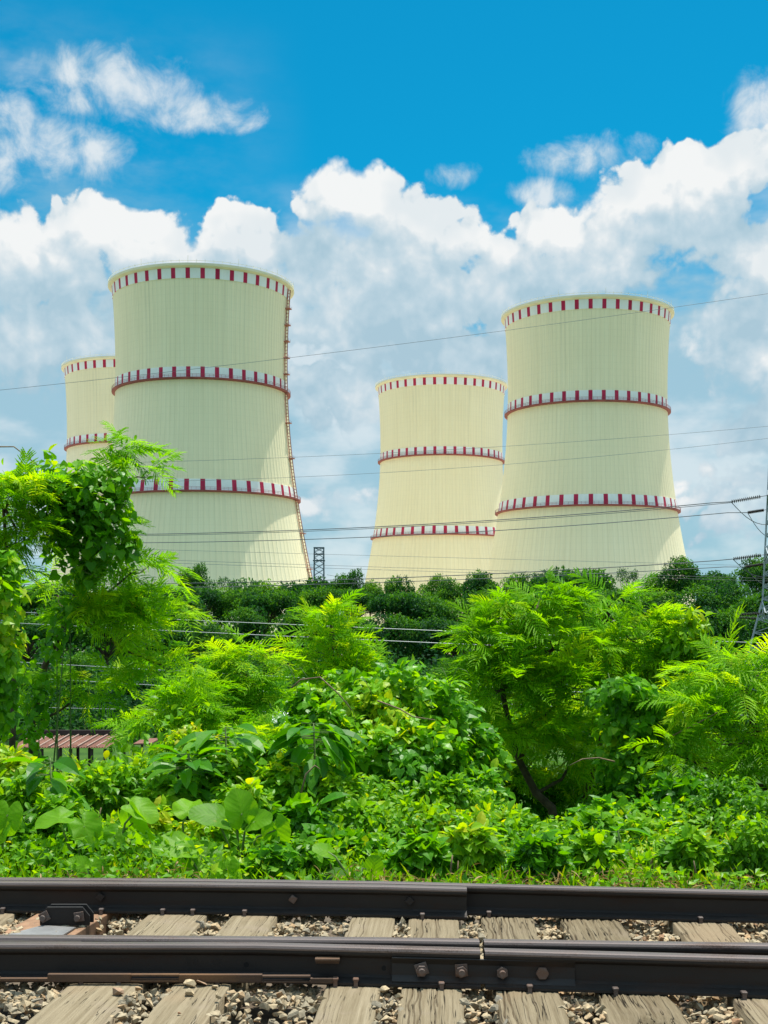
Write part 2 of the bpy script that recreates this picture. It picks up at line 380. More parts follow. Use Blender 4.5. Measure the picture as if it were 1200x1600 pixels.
M['ground'] = ground_mat()

def concrete_mat():
    m, N, out = mat_new('cream_tower_concrete')
    pos = N.n('ShaderNodeTexCoord').outputs['Object']; s = N.n('ShaderNodeSeparateXYZ', {0: pos})
    ang = N.m('ARCTAN2', s.outputs[0], s.outputs[1])
    sk = N.n('ShaderNodeCombineXYZ', {0: N.m('MULTIPLY', ang, 60), 1: N.m('MULTIPLY', s.outputs[2], .012), 2: 0.}).outputs[0]
    st = N.noise(sk, 1.0, 5, .65).outputs[0]
    big = N.noise(pos, .02, 4, .6).outputs[0]
    col = N.ramp(N.m('ADD', N.m('MULTIPLY', st, .6), N.m('MULTIPLY', big, .4)), [(.30, (.84, .745, .49)), (.52, (.92, .835, .565)), (.72, (.95, .88, .63))])
    fr = N.m('FRACT', N.m('MULTIPLY', ang, 120 / (2 * math.pi)))
    joint = N.ss(N.m('ABSOLUTE', N.m('SUBTRACT', fr, .5)), .38, .5)
    col = N.mix(N.m('MULTIPLY', joint, .17), col, (.42, .40, .26, 1))
    sk2 = N.noise(N.n('ShaderNodeCombineXYZ', {0: N.m('MULTIPLY', ang, 26), 1: N.m('MULTIPLY', s.outputs[2], .006), 2: 3.}).outputs[0], 1.0, 6, .7).outputs[0]
    soot = N.m('MULTIPLY', N.ss(sk2, .50, .72), N.m('ADD', .10, N.m('MULTIPLY', N.ss(s.outputs[2], 95, 150), .22)))
    col = N.mix(soot, col, (.44, .42, .30, 1))
    zf = N.m('FRACT', N.m('MULTIPLY', s.outputs[2], 1 / 3.0))
    lift = N.ss(N.m('ABSOLUTE', N.m('SUBTRACT', zf, .5)), .44, .5)
    col = N.mix(N.m('MULTIPLY', lift, .10), col, (.5, .47, .32, 1))
    principled(N, out, col, .85, 0, .2); return m
M['concrete'] = concrete_mat()
def band_mat():
    m, N, out = mat_new('red_white_marking')
    pos = N.n('ShaderNodeTexCoord').outputs['Object']; s = N.n('ShaderNodeSeparateXYZ', {0: pos})
    fr = N.m('FRACT', N.m('ADD', N.m('MULTIPLY', N.m('ARCTAN2', s.outputs[0], s.outputs[1]), 40 / (2 * math.pi)), 100.1))
    red = N.m('LESS_THAN', fr, .30)
    no = N.noise(N.v('MULTIPLY', pos, (1, 1, .35)), .45, 6, .65).outputs[0]
    w = N.ramp(no, [(.3, (.80, .82, .80)), (.7, (.90, .91, .88))]); r = N.ramp(no, [(.3, (.36, .010, .050)), (.55, (.50, .016, .07)), (.75, (.56, .06, .11))])
    principled(N, out, N.mix(red, w, r), .6, 0, .3); return m
M['band'] = band_mat()
M['cornice'] = simple('cornice_concrete', (.80, .74, .52), .85, 0, .08, .1)
M['walkway'] = simple('painted_walkway', (.30, .08, .07), .7, 0, .3, .3)
M['ladder'] = simple('faded_red_ladder', (.42, .16, .12), .7, 0, .3, .3)
def roof_mat():
    m, N, out = mat_new('rusty_roof_sheet')
    pos = N.n('ShaderNodeTexCoord').outputs['Object']
    a = N.noise(pos, .8, 6, .65).outputs[0]
    principled(N, out, N.ramp(a, [(.3, (.13, .055, .038)), (.55, (.20, .092, .062)), (.75, (.28, .155, .11))]), .8, .1, .3); return m
M['roof'] = roof_mat()

# ------------------------------------------------------------------ ground
def gz(y):
    y = np.asarray(y, float)
    t = np.clip((y - 8.6) / 17.4, 0, 1); z = -.15 - 9.35 * (t * t * (3 - 2 * t))
    t2 = np.clip((y - 300) / 180, 0, 1); z = z - 4.5 * (t2 * t2 * (3 - 2 * t2))
    return z
def build_ground():
    ys = np.concatenate([np.linspace(-60, 4, 8), np.linspace(5, 30, 70), np.geomspace(32, 9000, 40)])
    xs = np.concatenate([-np.geomspace(9000, 8, 26), np.linspace(-6, 6, 41), np.geomspace(8, 9000, 26)])
    X, Y = np.meshgrid(xs, ys); Z = gz(Y) + np.where((Y > 7.4) & (Y < 60), rng.normal(0, .04, X.shape), 0)
    Z = np.where(Y < 7.2, -.16, Z)
    V = np.stack([X, Y, Z], -1).reshape(-1, 3); nx = len(xs)
    q = [(j * nx + i, j * nx + i + 1, (j + 1) * nx + i + 1, (j + 1) * nx + i) for j in range(len(ys) - 1) for i in range(nx - 1)]
    o = np_mesh('ground', V, q, mat=M['ground'], smooth=True); structure(o)
    o['label'] = 'soil and grass ground falling away behind the railway bank'
build_ground()

# ------------------------------------------------------------------ cooling towers
ZB = -14.0
def tower_r(z):
    z0 = 118.0; a = 113.0 if z < z0 else 130.0
    return 38.6 * math.sqrt(1 + ((z - z0) / a) ** 2)
def ring(mb, prof, n=240, close=True):
    """surface of revolution of prof [(r,z)] (closed loop when close)"""
    k = len(mb.V); m = len(prof)
    for i in range(n):
        a = 2 * math.pi * i / n
        for r, z in prof: mb.V.append((r * math.sin(a), r * math.cos(a), z))
    for i in range(n):
        for j in range(m if close else m - 1):
            A, B = k + i * m + j, k + i * m + (j + 1) % m; i2 = (i + 1) % n
            Cc, D = k + i2 * m + (j + 1) % m, k + i2 * m + j
            mb.Fc.append((A, B, Cc, D))
def build_tower():
    root = thing('cooling_tower', (0, 0, 0), '', 'cooling tower', 'cream hyperbolic cooling towers')
    zs = np.concatenate([np.linspace(ZB, 150, 60), [153, 156]])
    mb = MB(); n = 480
    prof = [(tower_r(z), z) for z in zs]
    for i in range(n):
        a = 2 * math.pi * i / n; dr = .13 if i % 4 < 1 else 0.0
        for r, z in prof: mb.V.append(((r + dr) * math.sin(a), (r + dr) * math.cos(a), z))
    m = len(prof)
    for i in range(n):
        i2 = (i + 1) % n
        for j in range(m - 1): mb.Fc.append((i * m + j, i2 * m + j, i2 * m + j + 1, i * m + j + 1))
    ring(mb, [(tower_r(156) - .9, 156), (tower_r(130) - .9, 130), (tower_r(118) - .9, 118)], 120, False)
    mb.build('shell', M['concrete'], root, smooth=False)
    rb = tower_r(155)
    mb = MB(); ring(mb, [(rb - .9, 156.01), (rb + 1.9, 156.5), (rb + 1.9, 155.5), (rb + 1.5, 155.25), (rb + .4, 154.85), (rb - .5, 154.85)])
    rim = mb.build('rim', M['cornice'], root)
    mb = MB()
    for i in range(72):
        a = 2 * math.pi * i / 72; r = rb + 1.7
        mb.bar((r * math.sin(a), r * math.cos(a), 156.4), (r * math.sin(a), r * math.cos(a), 158.0 if i % 6 else 159.6), .07)
    ring(mb, [(rb + 1.65, 157.4), (rb + 1.75, 157.4), (rb + 1.75, 157.5), (rb + 1.65, 157.5)], 120)
    mb.build('railing', M['cornice'], rim)
    for zb, h in ((150.5, 4.3), (108.5, 4.6), (59.9, 4.8)):
        mb = MB(); ring(mb, [(tower_r(zb) + .32, zb), (tower_r(zb + h) + .32, zb + h), (tower_r(zb + h) - .3, zb + h), (tower_r(zb) - .3, zb)], 288)
        mb.build('marking_band', M['band'], root)
        if zb < 140:
            mb = MB(); r0 = tower_r(zb)
            ring(mb, [(r0 - .2, zb - .05), (r0 + 1.7, zb - .05), (r0 + 1.7, zb - .55), (r0 - .2, zb - .9)])
            w = mb.build('walkway', M['walkway'], root)
            mb = MB()
            for hh in (.6, 1.2): ring(mb, [(r0 + 1.6, zb + hh), (r0 + 1.68, zb + hh), (r0 + 1.68, zb + hh + .08), (r0 + 1.6, zb + hh + .08)], 120)
            for i in range(144):
                a = 2 * math.pi * i / 144; r = r0 + 1.64
                mb.bar((r * math.sin(a), r * math.cos(a), zb - .1), (r * math.sin(a), r * math.cos(a), zb + 1.25), .05)
            mb.build('handrail', M['walkway'], w)
    return root
tw = build_tower()
def place(o, px, D, dz, rz, label):
    p = at(px, HOR, D); o.location = (p.x, D, dz); o.rotation_euler = (0, 0, rz); o['label'] = label
place(tw, 315.5, 585, 1.0, 0, 'front left cream cooling tower with red ladder up its right side')
def add_ladder(root):
    mb = MB(); a = math.pi - R(80)                     # azimuth measured from +y towards +x
    def pt(z, da=0.0, dr=0.0):
        r = tower_r(z) + dr; return Vector((r * math.sin(a + da), r * math.cos(a + da), z))
    zs = list(np.arange(-8, 157, 3.0))
    for da, dr in ((-.012, .5), (.012, .5), (-.012, 1.5), (.012, 1.5)): mb.tube([pt(z, da, dr) for z in zs], .13, 4)
    for z in np.arange(-8, 156, 1.5):
        q = [pt(z, -.012, .5), pt(z, -.012, 1.5), pt(z, .012, 1.5), pt(z, .012, .5)]
        for i in range(4): mb.bar(q[i], q[(i + 1) % 4], .09)
    off = Vector(root.location)
    mb.V = [tuple(Vector(v) + off) for v in mb.V]
    lad = mb.build('ladder', M['ladder'], root)
    zz = list(np.arange(116, 152, 7.4)) + [94, 78, 44, 28, 12]
    for z in zz:
        mb = MB(); c = pt(z, 0, 1.1); X = Vector((math.cos(a), -math.sin(a), 0)); Y = Vector((math.sin(a), math.cos(a), 0))
        mb.box(c, (3.0, 2.6, .3), (X, Y, Vector((0, 0, 1))))
        for sx in (-1, 1):
            for sy in (-1, 1): mb.bar(c + X * 1.45 * sx + Y * 1.25 * sy, c + X * 1.45 * sx + Y * 1.25 * sy + Vector((0, 0, 1.2)), .08)
        mb.V = [tuple(Vector(v) + off) for v in mb.V]
        mb.build('platform', M['ladder'], lad)
for px, D, dz, rz, lb in ((917, 630, -.6, .05, 'front right cream cooling tower standing alone nearest the steel pylon'),
                          (208.5, 768, .8, .1, 'back left cooling tower mostly hidden behind the front left tower'),
                          (689.5, 815, 0, .02, 'smaller looking back tower between the two front cooling towers')):
    place(copy_tree(tw), px, D, dz, rz, lb)
add_ladder(tw)

# ------------------------------------------------------------------ railway track
RH = .143
def rail_prof():
    h = RH
    half = [(.062, 0), (.062, .010), (.020, .024), (.009, .032), (.009, .098), (.016, .106), (.031, .112), (.0335, .118), (.0335, .134), (.030, .140), (.018, h)]
    return half + [(-a, b) for a, b in half[::-1]]
PROF = rail_prof()
def headline(pts):
    """rail axis points from the pixel line of the head's back edge"""
    return [on(px, py, RH) - Vector((0, .02, RH)) for px, py in pts]
def extend(pts, l=0.0, r=0.0):
    pts = list(pts)
    if l: d = (pts[0] - pts[1]).normalized(); pts.insert(0, pts[0] + d * l)
    if r: d = (pts[-1] - pts[-2]).normalized(); pts.append(pts[-1] + d * r)
    return pts
SIDE = Vector((0, 1, 0))
UPZ = Vector((0, 0, 1))
def rail(pts, label, cut=0.0):
    root = thing('rail', pts[0], label, 'rail', 'running and guard rails of the track')
    mb = MB(); mb.sweep(PROF, pts, SIDE); mb.build('rail_body', M['rail'], root, bevel=.0)
    hp = [(.030, RH + .0002), (.0345, .1345), (.0345, .128), (-.0345, .128), (-.0345, .1345), (-.030, RH + .0002), (-.018, RH + .003), (.018, RH + .003)]
    mb = MB(); mb.sweep(hp, pts, SIDE); mb.build('rail_head', M['rail_worn'], root, smooth=False)
    return root
def ypt(pts, px, py):
    """axis point of a rail under pixel column px (py only sets the ray's rough height)"""
    for i in range(40):
        pass
    best = None
    for i in range(len(pts) - 1):
        for t in np.linspace(0, 1, 200):
            p = pts[i].lerp(pts[i + 1], t); u = 600 + F * p.x / p.y
            if best is None or abs(u - px) < best[0]: best = (abs(u - px), p.copy())
    return best[1]

fm = extend(headline([(0, 1371.5), (300, 1373.5), (600, 1377.5), (900, 1385), (1200, 1392)]), 3, 3)
far_main = rail(fm, 'far running rail along the edge of the green bank')
fg_full = [p - Vector((0, .088, 0)) for p in fm]
pe = ypt(fg_full, 729, 0); fg = [p for p in fg_full if p.x < pe.x - .05] + [pe]
far_guard = rail(fg, 'short guard rail against the far rail, its square end beside a sleeper')
nf = extend(headline([(0, 1472), (400, 1473), (749, 1481.5)]), 3, 0)
nf2 = extend(headline([(756, 1482), (980, 1488), (1200, 1494)]), 0, 3)
nr = extend(headline([(0, 1461), (300, 1463), (600, 1465.2), (748, 1467.4)]), 3, 0)
nr2 = extend(headline([(755, 1467.8), (980, 1471), (1200, 1474)]), 0, 3)
near_l = rail(nf, 'nearest rail left of the joint, with rusty base plate and fishplate')
near_r = rail(nf2, 'nearest rail right of the joint, plain dark web, no rust plate')
rear_l = rail(nr, 'second rail from the viewer, left of the joint gap, meeting the switch blade')
rear_r = rail(nr2, 'second rail from the viewer, right of the joint gap')
# switch blade tapering between the two near rails at left
bl = MB(); a0, a1 = on(-300, 1468.5, RH - .002), on(127, 1470.5, RH - .002)
bl.V += [tuple(v) for v in (a0 + Vector((0, .012, -.10)), a0 + Vector((0, -.012, -.10)), a1 + Vector((0, -.002, -.10)), a1 + Vector((0, .002, -.10)),
                            a0 + Vector((0, .012, 0)), a0 + Vector((0, -.012, 0)), a1 + Vector((0, -.002, 0)), a1 + Vector((0, .002, 0)))]
bl.Fc += [(0, 1, 2, 3), (4, 7, 6, 5), (0, 4, 5, 1), (1, 5, 6, 2), (2, 6, 7, 3), (3, 7, 4, 0)]
tag(bl.build('switch_blade', M['rail_worn'], None), 'thin bright switch blade tip lying between the two near rails at left', 'switch blade')

def ax_at(pts, px):
    p = ypt(pts, px, 0); return p
def hexprism(mb, c, r, depth, n=6, rot=0.0):
    """prism with its axis along -y (towards the viewer), c = back centre"""
    k = len(mb.V)
    for d in (0, depth):
        for j in range(n):
            a = rot + 2 * math.pi * j / n; mb.V.append((c.x + r * math.cos(a), c.y - d, c.z + r * math.sin(a)))
    for j in range(n): mb.Fc.append((k + j, k + (j + 1) % n, k + n + (j + 1) % n, k + n + j))
    mb.Fc.append(tuple(range(k + n, k + 2 * n))); mb.Fc.append(tuple(range(k, k + n))[::-1])
# fishplate with four bolts
yl = ax_at(nf, 700).y
pl = on(612, 1540, .012); pr = on(897, 1546, .012)
x0 = (612 - 600) / F * (yl - .05) ; x1 = (897 - 600) / F * (yl - .05)
mb = MB()
fp = [(-.030, .020), (-.047, .014), (-.050, .018), (-.030, .040), (-.026, .085), (-.036, .104), (-.040, .110), (-.036, .1135), (-.012, .108), (-.010, .030)]
jd = (nf2[-1] - nf[1]).normalized()
def axis_x(x): 
    q = ax_at(nf, 700); return q + jd * ((x - q.x) / jd.x)
mb.sweep(fp, [axis_x(x0), axis_x(x1)], SIDE)
fish = mb.build('fishplate', M['rail'], near_l, bevel=.002)
for i, px in enumerate((659, 721, 784, 846)):
    p = axis_x((px - 600) / F * (yl - .04)); c = Vector((p.x, p.y - .029, .062))
    mb = MB()
    if i < 2:
        ang = (.30, .06)[i]; X = Vector((math.cos(ang), 0, math.sin(ang))); Z = Vector((-math.sin(ang), 0, math.cos(ang)))
        mb.box(c + Vector((0, -.004, .004)), (.050, .006, .050), (X, Vector((0, 1, 0)), Z))
    if i < 3:
        hexprism(mb, c + Vector((0, -.006, 0)), .024, .018, 6, .3 * i); hexprism(mb, c + Vector((0, -.024, 0)), .0135, .020, 12)
    else:
        hexprism(mb, c, .026, .016, 6, 0.0)
    mb.build('bolt', M['bolt'], fish, bevel=.0015)
# rusty slotted base plate, lug, holes and raised letters of the near left rail
bp = MB()
def seg(px0, px1, z0, z1, dy=0.0, th=.022):
    q0, q1 = ax_at(nf, px0), ax_at(nf, px1); y = (q0.y + q1.y) / 2 - .078 + dy
    a, b = (px0 - 600) / F * y, (px1 - 600) / F * y
    bp.box(((a + b) / 2, y, (z0 + z1) / 2), (b - a, th, z1 - z0))
seg(-400, 0, .012, .024); seg(0, 75, .010, .022); seg(75, 205, .008, .040)
seg(205, 280, .008, .018); seg(205, 280, .032, .040); seg(280, 410, .008, .040); seg(410, 485, .010, .018); seg(410, 485, .031, .039); seg(485, 520, .012, .032)
bp.build('base_plate', M['rust'], near_l, bevel=.002)
q = ax_at(nf, 512); mb = MB(); mb.box((q.x - .0, q.y - .040, .100), (.100, .05, .010)); mb.box((q.x, q.y - .030, .088), (.095, .022, .016))
mb.build('lug', M['rust'], near_l, bevel=.002)
hole_m = simple('bolt_hole_painted_shade', (.008, .007, .007), .9, 0, .1, 5)  # near-black disc colour: the shade inside each bolt hole is painted on
for px in (385, 600):
    q = ax_at(nf, px); mb = MB(); hexprism(mb, Vector((q.x, q.y - .0085, .060)), .011, .0012, 14); mb.build('bolt_hole', hole_m, near_l)
def rail_text(txt, px, z, h):
    cu = bpy.data.curves.new('raised_letters', 'FONT'); cu.body = txt; cu.size = h; cu.extrude = .0012; cu.space_character = 1.15
    tmp = bpy.data.objects.new('tmp', cu); COL.objects.link(tmp)
    me = bpy.data.meshes.new_from_object(tmp); bpy.data.objects.remove(tmp)
    q = ax_at(nf, px)
    mt = Matrix.Translation(Vector((q.x, q.y - .0095, z)) - near_l.location) @ Matrix.Rotation(R(90), 4, 'X')
    me.transform(mt); o = link_mesh('raised_letters', me, M['rail'], near_l); return o
rail_text('EN', 290, .058, .042); rail_text('SE', 330, .055, .042)
# guard rail bolts (square heads turned on edge)
for px in (158, 458, 640):
    q = ax_at(fg, px); mb = MB(); hexprism(mb, Vector((q.x, q.y - .0085, .073)), .024, .018, 4, .15 if px != 640 else 0.0); mb.build('bolt', M['bolt'] if px == 458 else M['rail'], far_guard, bevel=.002)

# ---- sleepers
SL = [  # (far left, far right at row 1428), (near left, near right at row 1600), label, roughness of the top
    ((-65, 20), (-330, -212), 'pale sleeper end just showing at the left edge of the track', .2),
    ((235, 320), (30, 170), 'wide pale smooth sleeper just right of the steel slide plate', .15),
    ((365, 433), (214, 320), 'sleeper partly buried by a heap of ballast stones', .15),
    ((549, 620), (489, 580), 'plain pale sleeper next left of the long cracked one', .2),
    ((640, 716), (621, 725), 'sleeper with one long dark crack, below the left half of the fishplate', .45),
    ((753, 830), (785, 892), 'finely split sleeper below the right half of the fishplate', .7),
    ((876, 958), (952, 1085), 'most decayed sleeper, deep grain and a rotted hole', 1.0),
    ((1046, 1122), (1175, 1300), 'grey ended sleeper at the right edge of the track', .4),
    ((1210, 1290), (1400, 1510), 'sleeper just outside the right edge of the photo', .5), ((1370, 1450), (1620, 1730), 'outermost sleeper beyond the right edge of the photo', .3)]
SLEEP = []
def sleeper(far, near, label, rough):
    fl, fr, nl, nr_ = on(far[0], 1428), on(far[1], 1428), on(near[0], 1600), on(near[1], 1600)
    cf, cn = (fl + fr) / 2, (nl + nr_) / 2
    d = (cf - cn).normalized(); w = ((fr - fl).length + (nr_ - nl).length) / 2 * abs(d.y)
    a = cn - d * .42; b = cf + d * .36; L = (b - a).length; c = (a + b) / 2
    rz = math.atan2(-d.x, d.y)
    root = thing('sleeper', (c.x, c.y, 0), label, 'sleeper', 'wooden sleepers under the rails'); root.rotation_euler = (0, 0, rz)
    nx, ny = 104, 150; V = []; GR = []
    gr = [(random.uniform(-.46, .46), random.uniform(0, 6.3), random.uniform(-.5, .3) * L, random.uniform(.25, .9) * L, random.uniform(.4, 1.0)) for _ in range(int(1 + 9 * rough))]
    ph = random.random() * 50
    def nz(u, v):
        return (math.sin(u * 61 + ph + 2.0 * math.sin(v * 3 + ph)) * .5 + math.sin(u * 143 + ph * 2 + 1.5 * math.sin(v * 5)) * .3 + math.sin(u * 27 + v * 4 + ph) * .4)
    for j in range(ny + 1):
        v = -L / 2 + L * j / ny
        e = .006 * math.sin(v * 9 + ph) * rough + .004 * math.sin(v * 31 + ph) * rough
        for i in range(nx + 1):
            u = -w / 2 + w * i / nx; t = abs(i / nx - .5) * 2
            z = nz(u * 3, v) * .0035 * rough - (.003 + .006 * rough) * t ** 14
            if rough > .95:
                hx, hy = u - .01, v + L / 2 - .46
                z -= .07 * math.exp(-((hx / .055) ** 2 + (hy / .045) ** 2))
            g_ = 0.0
            for gu, gp, g0, gl, gd in gr:
                if g0 < v < g0 + gl or gl > .8 * L:
                    uu = gu * w + .006 * math.sin(v * 7 + gp) + .003 * math.sin(v * 23 + gp * 2); g_ = max(g_, gd * math.exp(-((u - uu) / (.0016 + .0014 * rough)) ** 2))
            GR.append(g_); z -= g_ * (.006 + .012 * rough)
            V.append((u + e * (1 if i > nx / 2 else -1) * t, v, z - .004))
    k = len(V); q = [(j * (nx + 1) + i, j * (nx + 1) + i + 1, (j + 1) * (nx + 1) + i + 1, (j + 1) * (nx + 1) + i) for j in range(ny) for i in range(nx)]
    rim = [i for i in range(nx + 1)] + [(j + 1) * (nx + 1) - 1 for j in range(1, ny + 1)] + [ny * (nx + 1) + i for i in range(nx - 1, -1, -1)] + [j * (nx + 1) for j in range(ny - 1, 0, -1)]
    low = [(V[i][0] * 1.01, V[i][1] * 1.0, -.16) for i in rim]; V += low
    for s in range(len(rim)): s2 = (s + 1) % len(rim); q.append((rim[s2], rim[s], k + s, k + s2))
    me = bpy.data.meshes.new('timber'); me.from_pydata(V, [], q); me.update()
    me.polygons.foreach_set('use_smooth', [True] * len(me.polygons))
    a_ = me.attributes.new('groove', 'FLOAT', 'POINT'); a_.data.foreach_set('value', np.array(GR + [0.0] * len(low), np.float32))
    o = link_mesh('timber', me, M['wood'], root); o.color = (rough, rough, rough, 1)
    SLEEP.append((Vector((c.x, c.y, 0)), rz, w, L)); return root
sl = [sleeper(*s) for s in SL]
# timber carrying the steel slide plate at left
def slide_timber():
    pts = [on(176, 1422, .0), on(112, 1462, .0)]; d = (pts[0] - pts[1]); d.normalize()
    wv = on(176, 1424) - on(62, 1424)
    a = pts[0] + d * .3; b = pts[1] - d * .14
    root = thing('slide_timber', ((a + b) / 2), 'skewed brown timber under a grey steel slide plate at left', 'sleeper')
    mb = MB(); W = Vector((-.36, 0, 0))
    vs = [a, b, b + W, a + W]; vs = [v + Vector((0, 0, -.004)) for v in vs] + [v + Vector((0, 0, -.16)) for v in vs]
    mb.add(vs, [(0, 1, 2, 3), (4, 7, 6, 5), (0, 4, 5, 1), (1, 5, 6, 2), (2, 6, 7, 3), (3, 7, 4, 0)])
    mb.build('timber', simple('brown_timber', (.24, .135, .075), .85, 0, .35, 14), root, bevel=.004)
    p = [on(118, 1449.5, .004), on(98, 1462, .004), on(8, 1462, .004), on(66, 1446.5, .004)]
    mb = MB(); mb.add([v + Vector((0, 0, .003)) for v in p] + [v + Vector((0, 0, -.004)) for v in p], [(0, 1, 2, 3), (4, 7, 6, 5), (0, 4, 5, 1), (1, 5, 6, 2), (2, 6, 7, 3), (3, 7, 4, 0)])
    mb.build('slide_plate', simple('grey_slide_plate', (.22, .215, .21), .5, .3, .2, 9), root)
    return root
slide_timber()
def chair():
    y = on(100, 1447, .0).y; xl, xr = (62 - 600) / F * y, (140 - 600) / F * y
    root = thing('slide_chair', ((xl + xr) / 2, y, 0), 'dark steel slide chair with two square nuts on the skewed timber', 'rail chair')
    w = xr - xl; hh = .088
    out = [(0, 0), (w, 0), (w, .045), (w - .035, hh), (.035, hh), (0, .045)]
    for dy, th, sc, nm in ((0, .014, 1.0, 'front_plate'), (.030, .012, 1.0, 'back_plate')):
        mb = MB(); n = len(out)
        f = [Vector((xl + a + (.012 if dy else 0), y + dy, b + (.007 if dy else 0) + .004)) for a, b in out]; bk = [v + Vector((0, th, 0)) for v in f]
        mb.add(f + bk, [tuple(range(n)), tuple(range(2 * n - 1, n - 1, -1))] + [(i, n + i, n + (i + 1) % n, (i + 1) % n) for i in range(n)])
        mb.build(nm, M['rail'], root, bevel=.002)
    mb = MB(); mb.box(((xl + xr) / 2 - .02, y + .022, .03), (w * .8, .016, .04)); mb.build('spacer', M['rail'], root)
    for px in (68, 122):
        c = Vector(((px - 600) / F * y, y, .042)); mb = MB(); a = .5 if px < 100 else .15
        X = Vector((math.cos(a), 0, math.sin(a))); Z = Vector((-math.sin(a), 0, math.cos(a)))
        mb.box(c + Vector((.006, -.005, .004)), (.046, .010, .046), (X, Vector((0, 1, 0)), Z)); hexprism(mb, c + Vector((0, -.01, 0)), .014, .02, 10)
        mb.build('bolt', M['bolt'], root, bevel=.0015)
chair()
# spikes driven beside the rail feet
def spike(px, pts, side, si, dz=0.0):
    q = ax_at(pts, px); y = q.y - .062 - .010 if side < 0 else q.y + .072
    x = (px - 600) / F * y; root = sl[si] if si is not None else None
    mb = MB(); mb.box((x, y, 0), (.016, .016, .036 + dz)); mb.box((x, y + .006, .021 + dz / 2), (.024, .030, .011), bev=.003)
    if root is None: return
    inv = root.matrix_basis.inverted()
    mb.V = [tuple(inv @ Vector(v)) for v in mb.V]
    me = bpy.data.meshes.new('spike'); me.from_pydata(mb.V, [], mb.Fc); me.update()
    link_mesh('spike', me, M['bolt'], root)
bpy.context.view_layer.update()
for r_ in sl: r_.matrix_basis = Matrix.Translation(r_.location) @ Matrix.Rotation(r_.rotation_euler.z, 4, 'Z')
for px, si in ((4, 0), (158, 1), (254, 1), (301, 1), (382, 2), (660, 4), (764, 5), (1095, 7)): spike(px, fg if px < 729 else fm, -1, si)
for px, si in ((127, 1), (186, 1), (340, 2), (524, 3), (556, 3), (690, 4), (828, 5), (962, 6), (1163, 7)): spike(px, nf if px < 752 else nf2, -1, si, .012 if px < 600 else 0)

# ---- ballast
def hull_stone(r):
    bm = bmesh.new()
    for i in range(r.integers(9, 13)):
        v = r.normal(size=3); v /= np.linalg.norm(v); v *= r.uniform(.75, 1.05); bm.verts.new(v * np.array([1.15, .95, .72]))
    res = bmesh.ops.convex_hull(bm, input=bm.verts[:])
    bmesh.ops.triangulate(bm, faces=bm.faces[:])
    bmesh.ops.delete(bm, geom=[v for v in bm.verts if not v.link_faces], context='VERTS')
    bm.verts.index_update()
    V = np.array([v.co[:] for v in bm.verts]); T = np.array([[v.index for v in f.verts] for f in bm.faces]); bm.free(); return V, T
STONES = [hull_stone(rng) for _ in range(16)]
def rand_rot(n, r):
    q = r.normal(size=(n, 4)); q /= np.linalg.norm(q, axis=1)[:, None]; a, b, c, d = q.T
    return np.stack([np.stack([1 - 2 * (c * c + d * d), 2 * (b * c - a * d), 2 * (b * d + a * c)], -1),
                     np.stack([2 * (b * c + a * d), 1 - 2 * (b * b + d * d), 2 * (c * d - a * b)], -1),
                     np.stack([2 * (b * d - a * c), 2 * (c * d + a * b), 1 - 2 * (b * b + c * c)], -1)], 1)
def stones(pos, rad, tint):
    Vs, Ts, Tn, k = [], [], [], 0; idx = rng.integers(0, len(STONES), len(pos)); Rm = rand_rot(len(pos), rng)
    for s in range(len(STONES)):
        w = np.where(idx == s)[0]; V, T = STONES[s]
        P_ = np.einsum('nij,kj->nki', Rm[w], V) * rad[w][:, None, None]; P_[:, :, 2] *= .8; P_ += pos[w][:, None, :]
        Vs.append(P_.reshape(-1, 3)); Ts.append((T[None] + (np.arange(len(w)) * len(V))[:, None, None] + k).reshape(-1, 3)); k += len(w) * len(V)
        Tn.append(np.repeat(tint[w], len(V)))
    return np.concatenate(Vs), np.concatenate(Ts), np.concatenate(Tn)
def in_sleeper(x, y, mrg):
    m = np.zeros(len(x), bool)
    for c, rz, w, L in SLEEP:
        dx, dy = x - c.x, y - c.y; u = dx * math.cos(rz) + dy * math.sin(rz); v = -dx * math.sin(rz) + dy * math.cos(rz)
        m |= (np.abs(u) < w / 2 + mrg) & (np.abs(v) < L / 2)
    # slide timber
    return m
